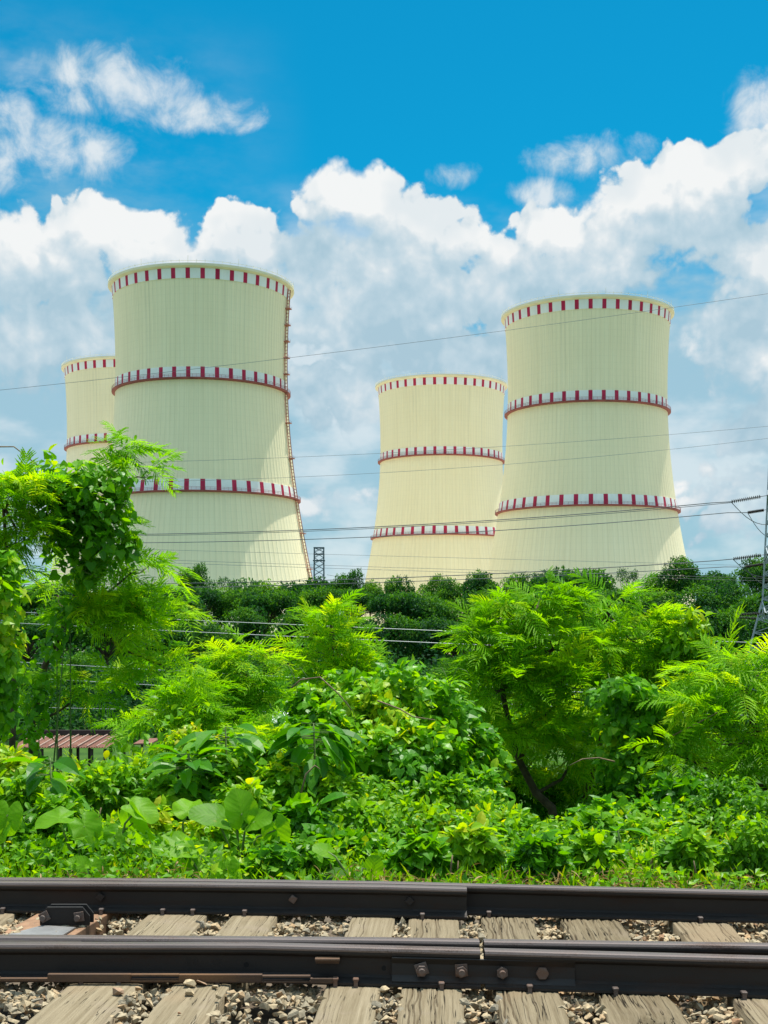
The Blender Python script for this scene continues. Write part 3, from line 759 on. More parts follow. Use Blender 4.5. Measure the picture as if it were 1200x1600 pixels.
def ballast():
    n = 34000
    x = rng.uniform(-4.2, 4.4, n); y = rng.uniform(3.9, 6.98, n); rad = rng.uniform(.013, .028, n) * np.where(rng.random(n) < .12, 1.35, 1) * np.where(rng.random(n) < .3, .6, 1)
    keep = ~in_sleeper(x, y, -.012); 
    st = (y > 5.35) & (y < 6.7) & (x < -1.33 + (y - 5.9) * .0) & (x > -1.8) & (y < 6.4) & (x > -1.75 + (y - 5.6) * .5) & (x < -1.36 + (y - 5.6) * .25)
    keep &= ~st
    x, y, rad = x[keep], y[keep], rad[keep]
    lump = .5 + .5 * np.sin(x * 5.1 + 1.3) * np.sin(y * 4.3 + x)
    z = -.066 + .055 * rng.random(len(x)) ** 1.2 + .018 * lump
    # right part lies lower under the near rail, heap on the third sleeper
    z -= np.where((x > .9), .022, 0)
    hx, hy = on(330, 1545).x, 4.98
    z += .035 * np.exp(-(((x - hx) / .28) ** 2 + ((y - hy) / .12) ** 2))
    # keep clear of the rails
    for pts in (fm, nf, nf2):
        ya = np.interp(x, [p.x for p in pts], [p.y for p in pts]); inside = (x > pts[0].x) & (x < pts[-1].x)
        near = inside & (np.abs(y - ya + (.05 if pts is fm else -.04)) < .20); z = np.where(near, np.minimum(z, -.034 - rad * .4), z)
    V, T, tn = stones(np.stack([x, y, z], 1), rad, np.clip(rng.beta(2, 2.2, len(x)) * .85 + np.where(x > .7, .12, 0), 0, 1))
    o = np_mesh('ballast', V, tris=T, mat=M['stone'], tint=tn); tag(o, 'crushed stone ballast between and in front of the sleepers', 'ballast', kind='stuff')
ballast()
LS = [(184, 1549, .030, 'dark brown stone lying alone on the wide pale sleeper'), (296, 1536, .032, 'grey angular stone beside the spike, on the half buried sleeper'),
      (313, 1533, .034, 'big pale triangular stone on top of the ballast heap'), (298, 1550, .026, 'buff stone at the front of the ballast heap'), (280, 1583, .010, 'tiny dark chip alone on the half buried sleeper'),
      (335, 1541, .018, 'small tan stone at the right end of the ballast heap'), (394, 1418, .020, 'pale upright stone against the guard rail'), (383, 1427, .015, 'small flat stone beside the pale upright stone'),
      (590, 1424, .014, 'small stone at the foot of the guard rail on a plain sleeper'), (575, 1428, .013, 'grey chip lying left of the small stone at the guard rail'),
      (618, 1534, .028, 'whitish stone against the left end of the fishplate'), (600, 1546, .024, 'tan stone left of the whitish one by the fishplate')]
for px, py, r_, lb in LS:
    p = on(px, py, r_ * .4); V, T = STONES[(px * 7) % 16]; Rm = rand_rot(1, rng)[0]
    V = (V @ Rm.T) * r_ * np.array([1.2, 1, .8]); V = V + np.array(p)
    o = np_mesh('loose_stone', V, tris=T, mat=M['stone'], tint=np.full(len(V), .95 if 'pale' in lb or 'white' in lb else (.9 if 'brown' in lb or 'dark' in lb else .5)))
    tag(o, lb, 'stone', 'loose stones lying on the sleepers')

# ------------------------------------------------------------------ foliage tools
def unit(a): return a / np.maximum(np.linalg.norm(a, axis=-1, keepdims=True), 1e-9)
def frames(d, n):
    y = unit(d); x = unit(np.cross(y, n)); z = np.cross(x, y); return np.stack([x, y, z], -1)
T_LEAF = (np.array([(0, 0, 0), (.30, .38, .07), (0, 1, -.06), (-.30, .38, .07), (0, .45, -.02)], float), np.array([(0, 1, 4, 3), (4, 1, 2, 3)]))
T_LEAF = (np.array([(0, 0, 0), (.27, .36, .07), (0, 1, -.08), (-.27, .36, .07), (0, .42, -.01)], float), np.array([(0, 1, 2, 4), (0, 4, 2, 3)]))
T_HEART = (np.array([(0, 0, 0), (.34, -.14, .03), (.50, .22, .07), (.26, .66, .02), (0, 1.0, -.12), (-.26, .66, .02), (-.50, .22, .07), (-.34, -.14, .03), (0, .45, -.03)], float),
           np.array([(0, 1, 2, 8), (8, 2, 3, 4), (0, 8, 6, 7), (8, 4, 5, 6)]))
def t_lance(n=5, w=.19, droop=.28):
    V = []; 
    for i in range(n + 1):
        t = i / n; ww = w * math.sin(math.pi * (t * .86 + .09)) if i < n else .004; z = .10 * t - droop * t * t * 1.4
        V += [(-ww, t, z + .35 * ww), (0, t, z), (ww, t, z + .35 * ww)]
    q = []
    for i in range(n):
        a = i * 3; q += [(a, a + 1, a + 4, a + 3), (a + 1, a + 2, a + 5, a + 4)]
    return np.array(V, float), np.array(q)
T_LANCE = t_lance()
T_OVAL = t_lance(4, .27, .22)
T_OVAL3 = t_lance(3, .26, .25)
def t_frond(seed, pairs=9, segs=7, droop=.35):
    """twice-divided leaf: a stalk with pairs of comb-edged leaflets strips"""
    r = np.random.default_rng(seed); V, Q = [], []
    def quad(a, b, c, d):
        k = len(V); V.extend([a, b, c, d]); Q.append((k, k + 1, k + 2, k + 3))
    def rach(t): return np.array([.05 * math.sin(t * 3 + seed), t, .20 * t - droop * t * t])
    for i in range(6):
        a, b = rach(i / 6), rach((i + 1) / 6); w = np.array([.006, 0, 0]); quad(a - w, a + w, b + w, b - w)
    for i in range(pairs):
        t = .16 + .82 * i / (pairs - 1); l = .34 * (.45 + .62 * math.sin(math.pi * (.18 + t * .68))) * r.uniform(.85, 1.12)
        for s in (-1, 1):
            ang = R(66 - 36 * t) + r.normal(0, .09); o = rach(t + r.normal(0, .006)); dirv = np.array([s * math.sin(ang), math.cos(ang), r.normal(-.03, .12)])
            perp = np.array([math.cos(ang) * s, -math.sin(ang), 0.0]); dr = r.uniform(.15, .45); W_ = .0255 * r.uniform(.85, 1.15); fold = r.uniform(.15, .45)
            def pin(u): return o + dirv * (u * l) + np.array([0, 0, -dr * l * u * u])
            def hw(k):
                u = k / (2 * segs); e = math.sin(math.pi * min(1, .10 + u * .93)) ** .6
                return W_ * e * (1.0 if k % 2 else .52)
            n = 2 * segs
            for k in range(n):
                a, b = pin(k / n), pin((k + 1) / n); wa, wb = hw(k), hw(k + 1)
                fw = dirv * .012
                for s2 in (-1, 1):
                    up_ = np.array([0, 0, fold]); ea = a + (perp * s2 + up_) * wa + fw; eb = b + (perp * s2 + up_) * wb + fw
                    quad(a, ea, eb, b) if s2 > 0 else quad(a, b, eb, ea)
    return np.array(V, float), np.array(Q)
FROND = [t_frond(s, p, 4, d) for s, p, d in ((1, 13, .3), (2, 12, .55), (3, 13, .8), (4, 12, .45), (7, 14, .65))]
FROND_LO = [t_frond(s, p, 3, d) for s, p, d in ((5, 11, .4), (6, 11, .6), (8, 10, .75))]

class Leaves:
    def __init__(s): s.V = []; s.Q = []; s.T = []; s.k = 0
    def add(s, tmpl, pos, Rm, scale, tint, wscale=None):
        V, Q = tmpl; n = len(pos)
        if n == 0: return
        L = np.broadcast_to(V, (n, *V.shape)).copy()
        if wscale is not None: L[:, :, 0] *= wscale[:, None]
        W = np.einsum('nij,nkj->nki', Rm, L) * np.asarray(scale)[:, None, None] + pos[:, None, :]
        s.V.append(W.reshape(-1, 3)); s.Q.append((Q[None] + (np.arange(n) * len(V))[:, None, None] + s.k).reshape(-1, 4)); s.k += n * len(V)
        s.T.append(np.repeat(tint, len(V)))
    def build(s, name, mat, parent=None):
        return np_mesh(name, np.concatenate(s.V), np.concatenate(s.Q), mat=mat, parent=parent, tint=np.clip(np.concatenate(s.T), 0, 1))

def wblobs(bl):
    """pixel blobs (px, py, rx, ry, depth[, depth radius]) -> centres and radii in metres"""
    c = np.array([at(b[0], b[1], b[4])[:] for b in bl]); r = np.array([(b[2] * b[4] / F, (b[5] if len(b) > 5 else (b[2] + b[3]) * .5 * b[4] / F), b[3] * b[4] / F) for b in bl]); return c, r
def blob_sample(bl, n, shell=.45, front=.25, lump=.16):
    c, r = wblobs(bl); ar = r[:, 0] * r[:, 2] + .3 * r[:, 0] * r[:, 1]; i = rng.choice(len(bl), n, p=ar / ar.sum())
    d = unit(rng.normal(size=(n, 3))); flip = (d[:, 1] > .15) & (rng.random(n) > front); d[flip, 1] *= -1
    flip = (d[:, 2] < -.2) & (rng.random(n) > .6); d[flip, 2] *= -1
    ph = c[i] * 3.1
    lm = 1 + lump * (np.sin(d[:, 0] * 7 + ph[:, 0]) * np.sin(d[:, 2] * 6 + ph[:, 2]) + .6 * np.sin(d[:, 0] * 13 + d[:, 1] * 9 + ph[:, 1]))
    rad = lm * (1 - shell * rng.random(n) ** 1.6)
    return c[i] + d * r[i] * rad[:, None], d, i, rad
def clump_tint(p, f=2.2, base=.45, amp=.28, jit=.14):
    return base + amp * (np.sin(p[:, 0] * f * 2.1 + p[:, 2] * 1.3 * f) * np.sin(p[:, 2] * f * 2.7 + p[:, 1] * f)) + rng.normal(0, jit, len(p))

def base_of(bl):
    c, r = wblobs(bl); x, y = c[:, 0].mean(), c[:, 1].mean(); return Vector((x, y, float(gz(y))))

def leaf_bush(name, label, cat, bl, n, kind, size, mat, tbase=.45, droop=.5, stems=6, group=None, front=.25, shell=.5, up=.8, base=None, tendrils=0, sbase=None, lump=.20):
    b0 = base or base_of(bl); root = thing(name, b0, label, cat, group)
    p, d, i, rad = blob_sample(bl, n, shell, front, lump)
    nrm = unit(d * .55 + np.array([0, -.12, up]) + rng.normal(0, .38, (n, 3)))
    ax = unit(d * .6 + np.array([0, 0, -droop]) + rng.normal(0, .55, (n, 3)))
    L = Leaves(); sc = size * rng.uniform(.6, 1.25, n)
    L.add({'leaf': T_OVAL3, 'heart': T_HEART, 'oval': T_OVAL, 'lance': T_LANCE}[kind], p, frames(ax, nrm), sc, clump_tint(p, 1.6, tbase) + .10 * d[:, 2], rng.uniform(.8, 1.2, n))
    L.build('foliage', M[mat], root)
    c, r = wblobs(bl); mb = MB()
    for k in range(max(stems, len(bl))):
        j = k % len(bl); t = c[j] + rng.normal(0, .45, 3) * r[j]; a = np.array(sbase if sbase is not None else b0) + np.array([rng.normal(0, .08), rng.normal(0, .06), -.05])
        m1 = a * .5 + t * .5 + rng.normal(0, .06, 3)
        mb.tube([a, m1, t], [.012, .009, .004], 5)
    for k in range(tendrils):
        j = rng.integers(len(bl)); a = c[j] + np.array([rng.uniform(-.8, .8) * r[j][0], -.4 * r[j][1], r[j][2] * .8]); hgt = rng.uniform(.12, .3); s = rng.choice([-1, 1])
        mb.tube([a, a + np.array([s * .03, 0, hgt * .6]), a + np.array([s * .09, 0, hgt]), a + np.array([s * .16, -.02, hgt * .92]), a + np.array([s * .19, -.02, hgt * .75])], [.004, .0035, .003, .0025, .002], 4)
    mb.build('stems', M['stem'], root, smooth=True)
    return root

def feather_tree(name, label, bl, dens, flen, trunk=None, tbase=.5, lod=False, group=None, up=.06, cat='tree', trad=.05, nf_=5, base=None):
    flen *= .84; dens *= 1.7
    c, r = wblobs(bl); b0 = base or (Vector(trunk[0]) if trunk else base_of(bl)); b0 = Vector((b0.x, b0.y, float(gz(b0.y)) - .05))
    root = thing(name, b0, label, cat, group)
    tr = [Vector(t) for t in trunk] if trunk else [b0, Vector(c[0]) * .6 + b0 * .4 + Vector((.1, 0, 0)), Vector(c[0])]
    if (tr[0] - b0).length > .02: tr = [b0] + tr
    mb = MB(); k = len(tr); mb.tube(tr, [trad * (1 - .65 * i / (k - 1)) for i in range(k)], 8)
    L = Leaves(); tm = FROND_LO if lod else FROND
    for j in range(len(bl)):
        cj, rj = Vector(c[j]), r[j]
        near = min(tr[1:], key=lambda q: (q - cj).length - .25 * (q.z < cj.z))
        if (near - cj).length > .12:
            md = near.lerp(cj, .5) + Vector((random.uniform(-.06, .06), 0, -.08 * (near - cj).length)); mb.tube([near, md, cj], [trad * .42, trad * .32, trad * .2], 6)
        area = rj[0] * rj[2] * math.pi; n = max(4, int(dens * area / (flen * flen)))
        d = unit(rng.normal(size=(n, 3))); d[:, 2] = np.where(d[:, 2] < -.3, -d[:, 2], d[:, 2])
        d[:, 1] = np.where((d[:, 1] > .3) & (rng.random(n) > .45), -d[:, 1], d[:, 1])
        rr = (.25 + .70 * rng.random(n) ** .6); tips = np.array(cj) + d * rj * rr[:, None]
        for t in tips[: max(3, n // 2)]:
            t = Vector(t); mb.tube([cj, cj.lerp(t, .55) + Vector((0, 0, -.04)), t], [trad * .18, trad * .12, trad * .06], 4, False)
        m = n * nf_; tip = np.repeat(tips, nf_, 0); dd = np.repeat(d, nf_, 0)
        az = rng.uniform(0, 2 * math.pi, m); pit = rng.normal(up, .40, m)
        ax = np.stack([np.cos(az) * np.cos(pit), np.sin(az) * np.cos(pit) - .12, np.sin(pit)], 1) + dd * np.array([.75, .5, .35])
        nr_m = np.array([0, -.1, 1.0]) + rng.normal(0, .42, (m, 3))
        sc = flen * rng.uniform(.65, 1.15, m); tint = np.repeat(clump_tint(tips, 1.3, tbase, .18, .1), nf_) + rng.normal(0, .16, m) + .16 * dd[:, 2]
        w = rng.integers(0, len(tm), m)
        for q in range(len(tm)):
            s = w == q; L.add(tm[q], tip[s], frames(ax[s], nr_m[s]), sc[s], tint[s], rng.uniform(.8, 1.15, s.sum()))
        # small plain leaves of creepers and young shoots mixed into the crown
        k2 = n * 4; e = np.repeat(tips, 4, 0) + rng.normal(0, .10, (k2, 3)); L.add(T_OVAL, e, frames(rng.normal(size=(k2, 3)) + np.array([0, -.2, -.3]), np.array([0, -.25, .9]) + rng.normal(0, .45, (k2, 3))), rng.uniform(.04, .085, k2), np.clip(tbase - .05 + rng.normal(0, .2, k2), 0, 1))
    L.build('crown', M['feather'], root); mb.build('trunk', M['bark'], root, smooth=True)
    return root
def W(px, py, D): return at(px, py, D)

# ------------------------------------------------------------------ forest in front of the towers
def forest_proto(kind, seed):
    r = np.random.default_rng(seed)
    # unit crown: width 1 (x,y in +-.5), height 1 from z=0 to 1
    if kind == 'round':    cl = [(*(unit(r.normal(size=3)) * np.array([.30, .30, .20]) * r.uniform(.6, 1.1)), r.uniform(.15, .24)) for _ in range(18)]; z0, zs, tz = .66, 1.0, .45
    elif kind == 'spread': cl = [(*(np.array([math.cos(a), math.sin(a), 0]) * r.uniform(.08, .40)), r.uniform(.11, .18)) for a in r.uniform(0, 6.28, 30)]; z0, zs, tz = .80, .55, .55
    elif kind == 'tall':   cl = [(*(np.array([r.normal(0, .2), r.normal(0, .2), r.uniform(-.34, .26)])), r.uniform(.13, .21)) for _ in range(18)]; z0, zs, tz = .64, 1.0, .4
    else:                  cl = [(*(np.array([r.normal(0, .25), r.normal(0, .2), r.uniform(-.2, .25)])), r.uniform(.08, .14)) for _ in range(9)]; z0, zs, tz = .70, 1.0, .5
    cl = np.array(cl); cc = cl[:, :3] * np.array([1, 1, 1 if kind != 'spread' else 1]); cr = cl[:, 3]
    if kind == 'spread': cc[:, 2] = .10 * (1 - (np.hypot(cc[:, 0], cc[:, 1]) / .45) ** 2) + r.normal(0, .035, len(cc))
    n = 6500 if kind != 'sparse' else 1500
    i = r.choice(len(cl), n, p=cr ** 2 / (cr ** 2).sum()); d = unit(r.normal(size=(n, 3))); d[:, 2] = np.where((d[:, 2] < -.25) & (r.random(n) > .35), -d[:, 2], d[:, 2])
    fl = np.array([1, 1, .62 if kind == 'spread' else .85])
    p = cc[i] + d * fl * (cr[i] * (1 - .3 * r.random(n) ** 2) * (1 + .15 * np.sin(d[:, 0] * 9 + i)))[:, None]
    p[:, 2] = z0 + p[:, 2]
    nrm = unit(d + np.array([0, 0, .3]) + r.normal(0, .35, (n, 3))); ax = unit(d * .4 + r.normal(0, .7, (n, 3)) + np.array([0, 0, -.2]))
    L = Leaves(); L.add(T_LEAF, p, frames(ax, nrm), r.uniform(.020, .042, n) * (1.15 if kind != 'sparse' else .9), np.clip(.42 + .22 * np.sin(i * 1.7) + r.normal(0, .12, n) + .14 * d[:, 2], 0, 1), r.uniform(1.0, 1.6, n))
    mb = MB(); mb.tube([(0, 0, 0), (.01, .01, tz * .5), (0, .02, tz), (.02, 0, z0)], [.026, .02, .016, .008], 7)
    for j in range(len(cl)):
        a = Vector((0, .01, tz * r.uniform(.85, 1.05))); b = Vector(cc[j]) + Vector((0, 0, z0 - .02)); mb.tube([a, a.lerp(b, .5) + Vector((0, 0, -.03)), b], [.010, .007, .003], 5)
    return L, mb
PROTO = {}
for kind, vs in (('round', (11, 12, 13)), ('spread', (21, 22, 23)), ('tall', (31, 32)), ('sparse', (41,))):
    PROTO[kind] = []
    for v in vs:
        L, mb = forest_proto(kind, v)
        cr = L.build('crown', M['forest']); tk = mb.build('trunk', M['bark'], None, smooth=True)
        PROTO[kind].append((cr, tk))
USED = set()
GROUPF = 'trees of the forest belt below the towers'
def forest_tree(px, top, wpx, D, kind, label, dark=0.0):
    z0 = float(gz(D)); tz = at(px, top, D).z; H = tz - z0; w = wpx * D / F; x = at(px, HOR, D).x
    root = thing('forest_tree', (x, D, z0), label, 'tree', GROUPF)
    cr, tk = PROTO[kind][int(rng.integers(len(PROTO[kind])))]
    root.rotation_euler = (0, 0, rng.uniform(0, 6.28))
    # crown keeps its own height: the lower trunk stretches
    ch = min(H, max(w * 1.1, .5 * H)) if kind != 'spread' else min(H, w * 1.15)
    for src, sz, zz in ((cr, ch, H - ch), (tk, ch, H - ch)):
        if src.name in USED: o = src.copy(); COL.objects.link(o)
        else: o = src; USED.add(src.name)
        o.parent = root; o.scale = (w, w, sz); o.location = (0, 0, zz)
    # lower trunk down to the ground
    if H - ch > .5:
        mb = MB(); mb.tube([(x, D, z0), (x, D, z0 + H - ch + .1)], [w * .032, w * .027], 7); mb.build('lower_trunk', M['bark'], root, smooth=True).rotation_euler = (0, 0, 0)
    return root
SKY_ = [(-25, 915, 75, 'round', 'leftmost skyline forest tree, mostly cut off by the photo edge'), (40, 925, 70, 'round', 'skyline forest tree behind the left vine tangle'), (105, 918, 65, 'tall', 'skyline forest tree behind the dark leaning trunk at left'),
        (165, 925, 60, 'round', 'skyline tree behind the left feathery tree, below the hidden back tower'), (212, 925, 50, 'round', 'small skyline tree just left of the low dark bushy one, front left tower base'), (252, 918, 52, 'round', 'low dark bushy skyline tree left of the tall clumpy one'),
        (297, 891, 50, 'tall', 'tall clumpy dark skyline tree in front of the front left tower'), (344, 906, 58, 'sparse', 'pale thin crowned tree just right of the tall clumpy skyline tree'), (350, 925, 66, 'round', 'bushy tree under the pale thin crowned skyline tree'),
        (402, 917, 86, 'round', 'broad bright topped tree at the foot of the front left tower'), (482, 917, 100, 'spread', 'broad dark dome tree directly below the distant lattice mast'), (540, 900, 52, 'tall', 'ragged dark tree just right of the distant lattice mast'),
        (578, 914, 48, 'round', 'small round tree at the left foot of the back middle tower'), (622, 910, 50, 'round', 'rounded tree centred under the back middle tower'), (664, 907, 46, 'tall', 'upright dark tree under the right half of the back middle tower'),
        (706, 910, 54, 'round', 'dark tree where the back middle and right towers overlap'), (752, 899, 62, 'round', 'large dark tree at the left foot of the front right tower'), (815, 906, 70, 'round', 'tree behind the tallest feathery tip, under the front right tower'),
        (888, 898, 112, 'spread', 'wide flat topped dark tree under the front right tower'), (976, 892, 46, 'sparse', 'thin see-through tree at the right foot of the front right tower'), (1022, 908, 44, 'round', 'small dark tree between the thin tree and the dense round one'),
        (1062, 880, 58, 'round', 'dense round dark tree standing tallest right of the towers'), (1108, 904, 66, 'spread', 'low spreading skyline tree between the dense round tree and the pylon'), (1150, 912, 56, 'round', 'skyline tree just left of the steel pylon'),
        (1182, 876, 60, 'round', 'tall skyline tree directly behind the steel pylon'), (1245, 895, 90, 'round', 'rightmost skyline forest tree beyond the photo edge')]
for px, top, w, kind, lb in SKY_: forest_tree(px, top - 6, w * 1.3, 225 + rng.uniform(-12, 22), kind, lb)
def zone(px):
    for lim, nm in ((60, 'behind the left edge vine'), (200, 'behind the left feathery tree'), (330, 'below the tall clumpy skyline tree'), (450, 'below the broad bright topped tree'), (580, 'behind the pointed feathery sapling'),
                    (710, 'above the vine covered mound'), (830, 'behind the trunked feathery tree'), (960, 'behind the right feathery crowns'), (1080, 'below the dense round skyline tree'), (2000, 'around the foot of the steel pylon')):
        if px < lim: return nm
rows = []
for px in range(-60, 1300, 48): rows.append((px + rng.uniform(-14, 14), rng.uniform(918, 946), rng.uniform(78, 116), rng.uniform(185, 212), 'spread' if rng.random() < .55 else 'round', 'middle row'))
for px in range(-60, 1300, 56): rows.append((px + rng.uniform(-16, 16), rng.uniform(952, 986), rng.uniform(95, 130), rng.uniform(150, 168), 'spread' if rng.random() < .5 else 'round', 'front row'))
for px in range(-40, 1300, 62): rows.append((px + rng.uniform(-16, 16), rng.uniform(1020, 1060), rng.uniform(80, 120), rng.uniform(131, 142), 'round' if rng.random() < .7 else 'tall', 'lowest front edge'))
cnt = {}
rows.sort(key=lambda q: (q[5], q[0]))
for r_ in rows: cnt.setdefault((r_[5], zone(r_[0])), []).append(r_)
for (rw, zn), ls in cnt.items():
    for i, (px, top, w, D, kind, _) in enumerate(ls):
        shape = {'spread': 'spreading', 'round': 'rounded', 'tall': 'upright'}[kind]
        pos = '' if len(ls) == 1 else (' at left' if i == 0 else (' at right' if i == len(ls) - 1 else (' in the middle' if len(ls) == 3 else ' ' + ['', 'second', 'third', 'fourth', 'fifth', 'sixth'][i] + ' from left')))
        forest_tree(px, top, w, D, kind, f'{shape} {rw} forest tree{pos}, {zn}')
# dark undergrowth that closes the foot of the forest
def undergrowth():
    n = 90000; y = rng.choice([128., 146., 172., 212., 255.], n, p=[.26, .16, .12, .12, .34]); x = rng.uniform(-.40, .40, n) * y; y = y + rng.normal(0, 2.4, n)
    h = rng.random(n) ** np.where(y > 240, .8, 1.1) * (5.6 + 1.5 * np.sin(x * .5 + y) + 1.2 * np.sin(x * 1.3 + 1)) * np.where(y > 138, 1.3, 1) * np.where(y > 240, 1.22, 1)
    p = np.stack([x, y, gz(y) + h], 1); nrm = unit(rng.normal(0, .5, (n, 3)) + np.array([0, -.5, .8])); ax = unit(rng.normal(0, .7, (n, 3)) + np.array([0, -.3, -.2]))
    L = Leaves(); L.add(T_LEAF, p, frames(ax, nrm), rng.uniform(.32, .62, n) * np.where(y > 138, 1.3, 1) * np.where(y > 195, 1.7, 1), clump_tint(p, .12, .3, .25, .12), rng.uniform(1, 1.6, n))
    o = L.build('undergrowth', M['forest']); tag(o, 'dark tangled undergrowth closing the foot of the forest belt', 'undergrowth', kind='stuff')
undergrowth()

# ------------------------------------------------------------------ shed, hut, mast, pylon, wires
def shed():
    A, B, Cc, D = at(16, 1168, 73), at(166, 1168, 73), at(198, 1152.5, 80), at(48, 1152.5, 80)
    root = thing('open_shed', ((A + Cc) / 2 * 1.0).to_tuple()[:2] + (-9.5,), 'long open shed with rusty corrugated roof on thin dark posts', 'shed')
    mb = MB(); n = 74; k = []
    for i in range(n + 1):
        t = i / n; dz = .035 * (1 if i % 2 else -1); k.append((A.lerp(B, t) + Vector((0, 0, dz)), D.lerp(Cc, t) + Vector((0, 0, dz + .12))))
    V = [p for q in k for p in q]; mb.add(V, [(2 * i, 2 * i + 2, 2 * i + 3, 2 * i + 1) for i in range(n)])
    mb.add([v - Vector((0, 0, .02)) for v in V], [(2 * i, 2 * i + 1, 2 * i + 3, 2 * i + 2) for i in range(n)])
    rf = mb.build('roof', M['roof'], root)
    mb = MB()
    for i in range(1, 10):
        t = i / 10; mb.bar(A.lerp(B, t) + Vector((0, 0, .08)), D.lerp(Cc, t) + Vector((0, 0, .2)), .035)
    mb.build('roof_seam', simple('pale_roof_seam', (.40, .29, .23), .7, 0, .1, 2), rf)
    mb = MB(); mb.box((D + Cc) / 2 + Vector((-.4, .3, .30)), ((Cc - D).length + 1.6, .25, .30)); mb.build('ridge_shade_strip', M['dark_wood'], root)  # dark strip standing in for the shade under a taller roof behind
    for t in (.08, .32, .5, .62, .84, .98):
        for e in (0, 1):
            p = (A.lerp(B, t) if e == 0 else D.lerp(Cc, t)); mb = MB(); mb.box((p.x, p.y + (.2 if e == 0 else -.2), (p.z - 9.5) / 2 - .05), (.16, .16, p.z + 9.5 - .1)); mb.build('post', M['dark_wood'], root)
    mb = MB(); mb.bar(A + Vector((0, .2, -.9)), B + Vector((0, .2, -.9)), .06); mb.bar(A + Vector((0, .2, -1.9)), B + Vector((0, .2, -1.9)), .05); mb.build('rail_beam', M['dark_wood'], root)
shed()
def lean_to():
    A, B, Cc, D = at(208, 1162, 78), at(236, 1161, 78), at(252, 1153, 82), at(222, 1154, 82)
    root = thing('small_shed', ((A.x + Cc.x) / 2, 80, -9.5), 'small shed with pale rusty roof right of the long open shed', 'shed')
    mb = MB(); mb.add([A, B, Cc, D] + [v - Vector((0, 0, .08)) for v in (A, B, Cc, D)], [(0, 1, 2, 3), (4, 7, 6, 5), (0, 4, 5, 1), (1, 5, 6, 2), (2, 6, 7, 3), (3, 7, 4, 0)]); mb.build('roof', M['roof'], root)
    for p in (A, B, Cc, D):
        mb = MB(); mb.box((p.x, p.y, (p.z - 9.5) / 2 - .05), (.14, .14, p.z + 9.4)); mb.build('post', M['dark_wood'], root)
lean_to()
def hut():
    A, B = at(424, 1131, 100), at(468, 1131, 100); z0 = -9.5; ez = A.z; w = B.x - A.x
    root = thing('hut', ((A.x + B.x) / 2, 102, z0), 'small hut with a white sheet roof glimpsed left of the vine mound', 'hut')
    mb = MB(); mb.box(((A.x + B.x) / 2, 102.2, (z0 + ez) / 2), (w * .9, 4.0, ez - z0)); mb.build('wall', M['dark_wood'], root)
    mb = MB(); r = [Vector((A.x, 100, ez)), Vector((B.x, 100, ez)), Vector((B.x - .2, 102.6, ez + .75)), Vector((A.x - .1, 102.6, ez + .75)), Vector((B.x, 105, ez)), Vector((A.x, 105, ez))]
    mb.add(r + [v + Vector((0, 0, .06)) for v in r], [(0, 3, 2, 1), (3, 5, 4, 2), (6, 7, 8, 9), (9, 8, 10, 11), (0, 1, 7, 6), (5, 11, 10, 4), (0, 6, 9, 3), (3, 9, 11, 5), (1, 2, 8, 7), (2, 4, 10, 8)])
    mb.build('roof', M['white_roof'], root)
hut()
def mast():
    D = 330; c = at(498.5, HOR, D); z0, z1, z2 = float(gz(D)), at(0, 876, D).z, at(0, 856, D).z; h0, h1 = 1.45, 1.2
    root = thing('lattice_mast', (c.x, D, z0), 'distant square lattice mast between the left and middle towers', 'mast')
    def cor(z):
        t = (z - z0) / (z2 - z0); h = h0 + (h1 - h0) * t; return [Vector((c.x + sx * h, D + sy * h, z)) for sx, sy in ((-1, -1), (1, -1), (1, 1), (-1, 1))]
    mb = MB(); a, b = cor(z0), cor(z2)
    for i in range(4): mb.bar(a[i], b[i], .17)
    mb.build('leg_frame', M['steel_dark'], root)
    mb = MB(); z = z0; st = 1.5
    while z < z2 - .5:
        u, v = cor(z), cor(min(z + st, z2))
        for i in range(4): mb.bar(u[i], v[(i + 1) % 4], .08); mb.bar(u[(i + 1) % 4], v[i], .08)
        z += st
    mb.build('bracing', M['steel_dark'], root)
    mb = MB()
    for zz, e in ((z1, .35), ((z1 + z2) / 2, .1), (z2, .12)):
        q = cor(zz); m = Vector((c.x, D, zz)); q = [m + (v - m) * (1 + e * .4) for v in q]
        for i in range(4): mb.bar(q[i], q[(i + 1) % 4], .16)
    mb.build('platform', M['steel_dark'], root)
mast()
PD = 130.0
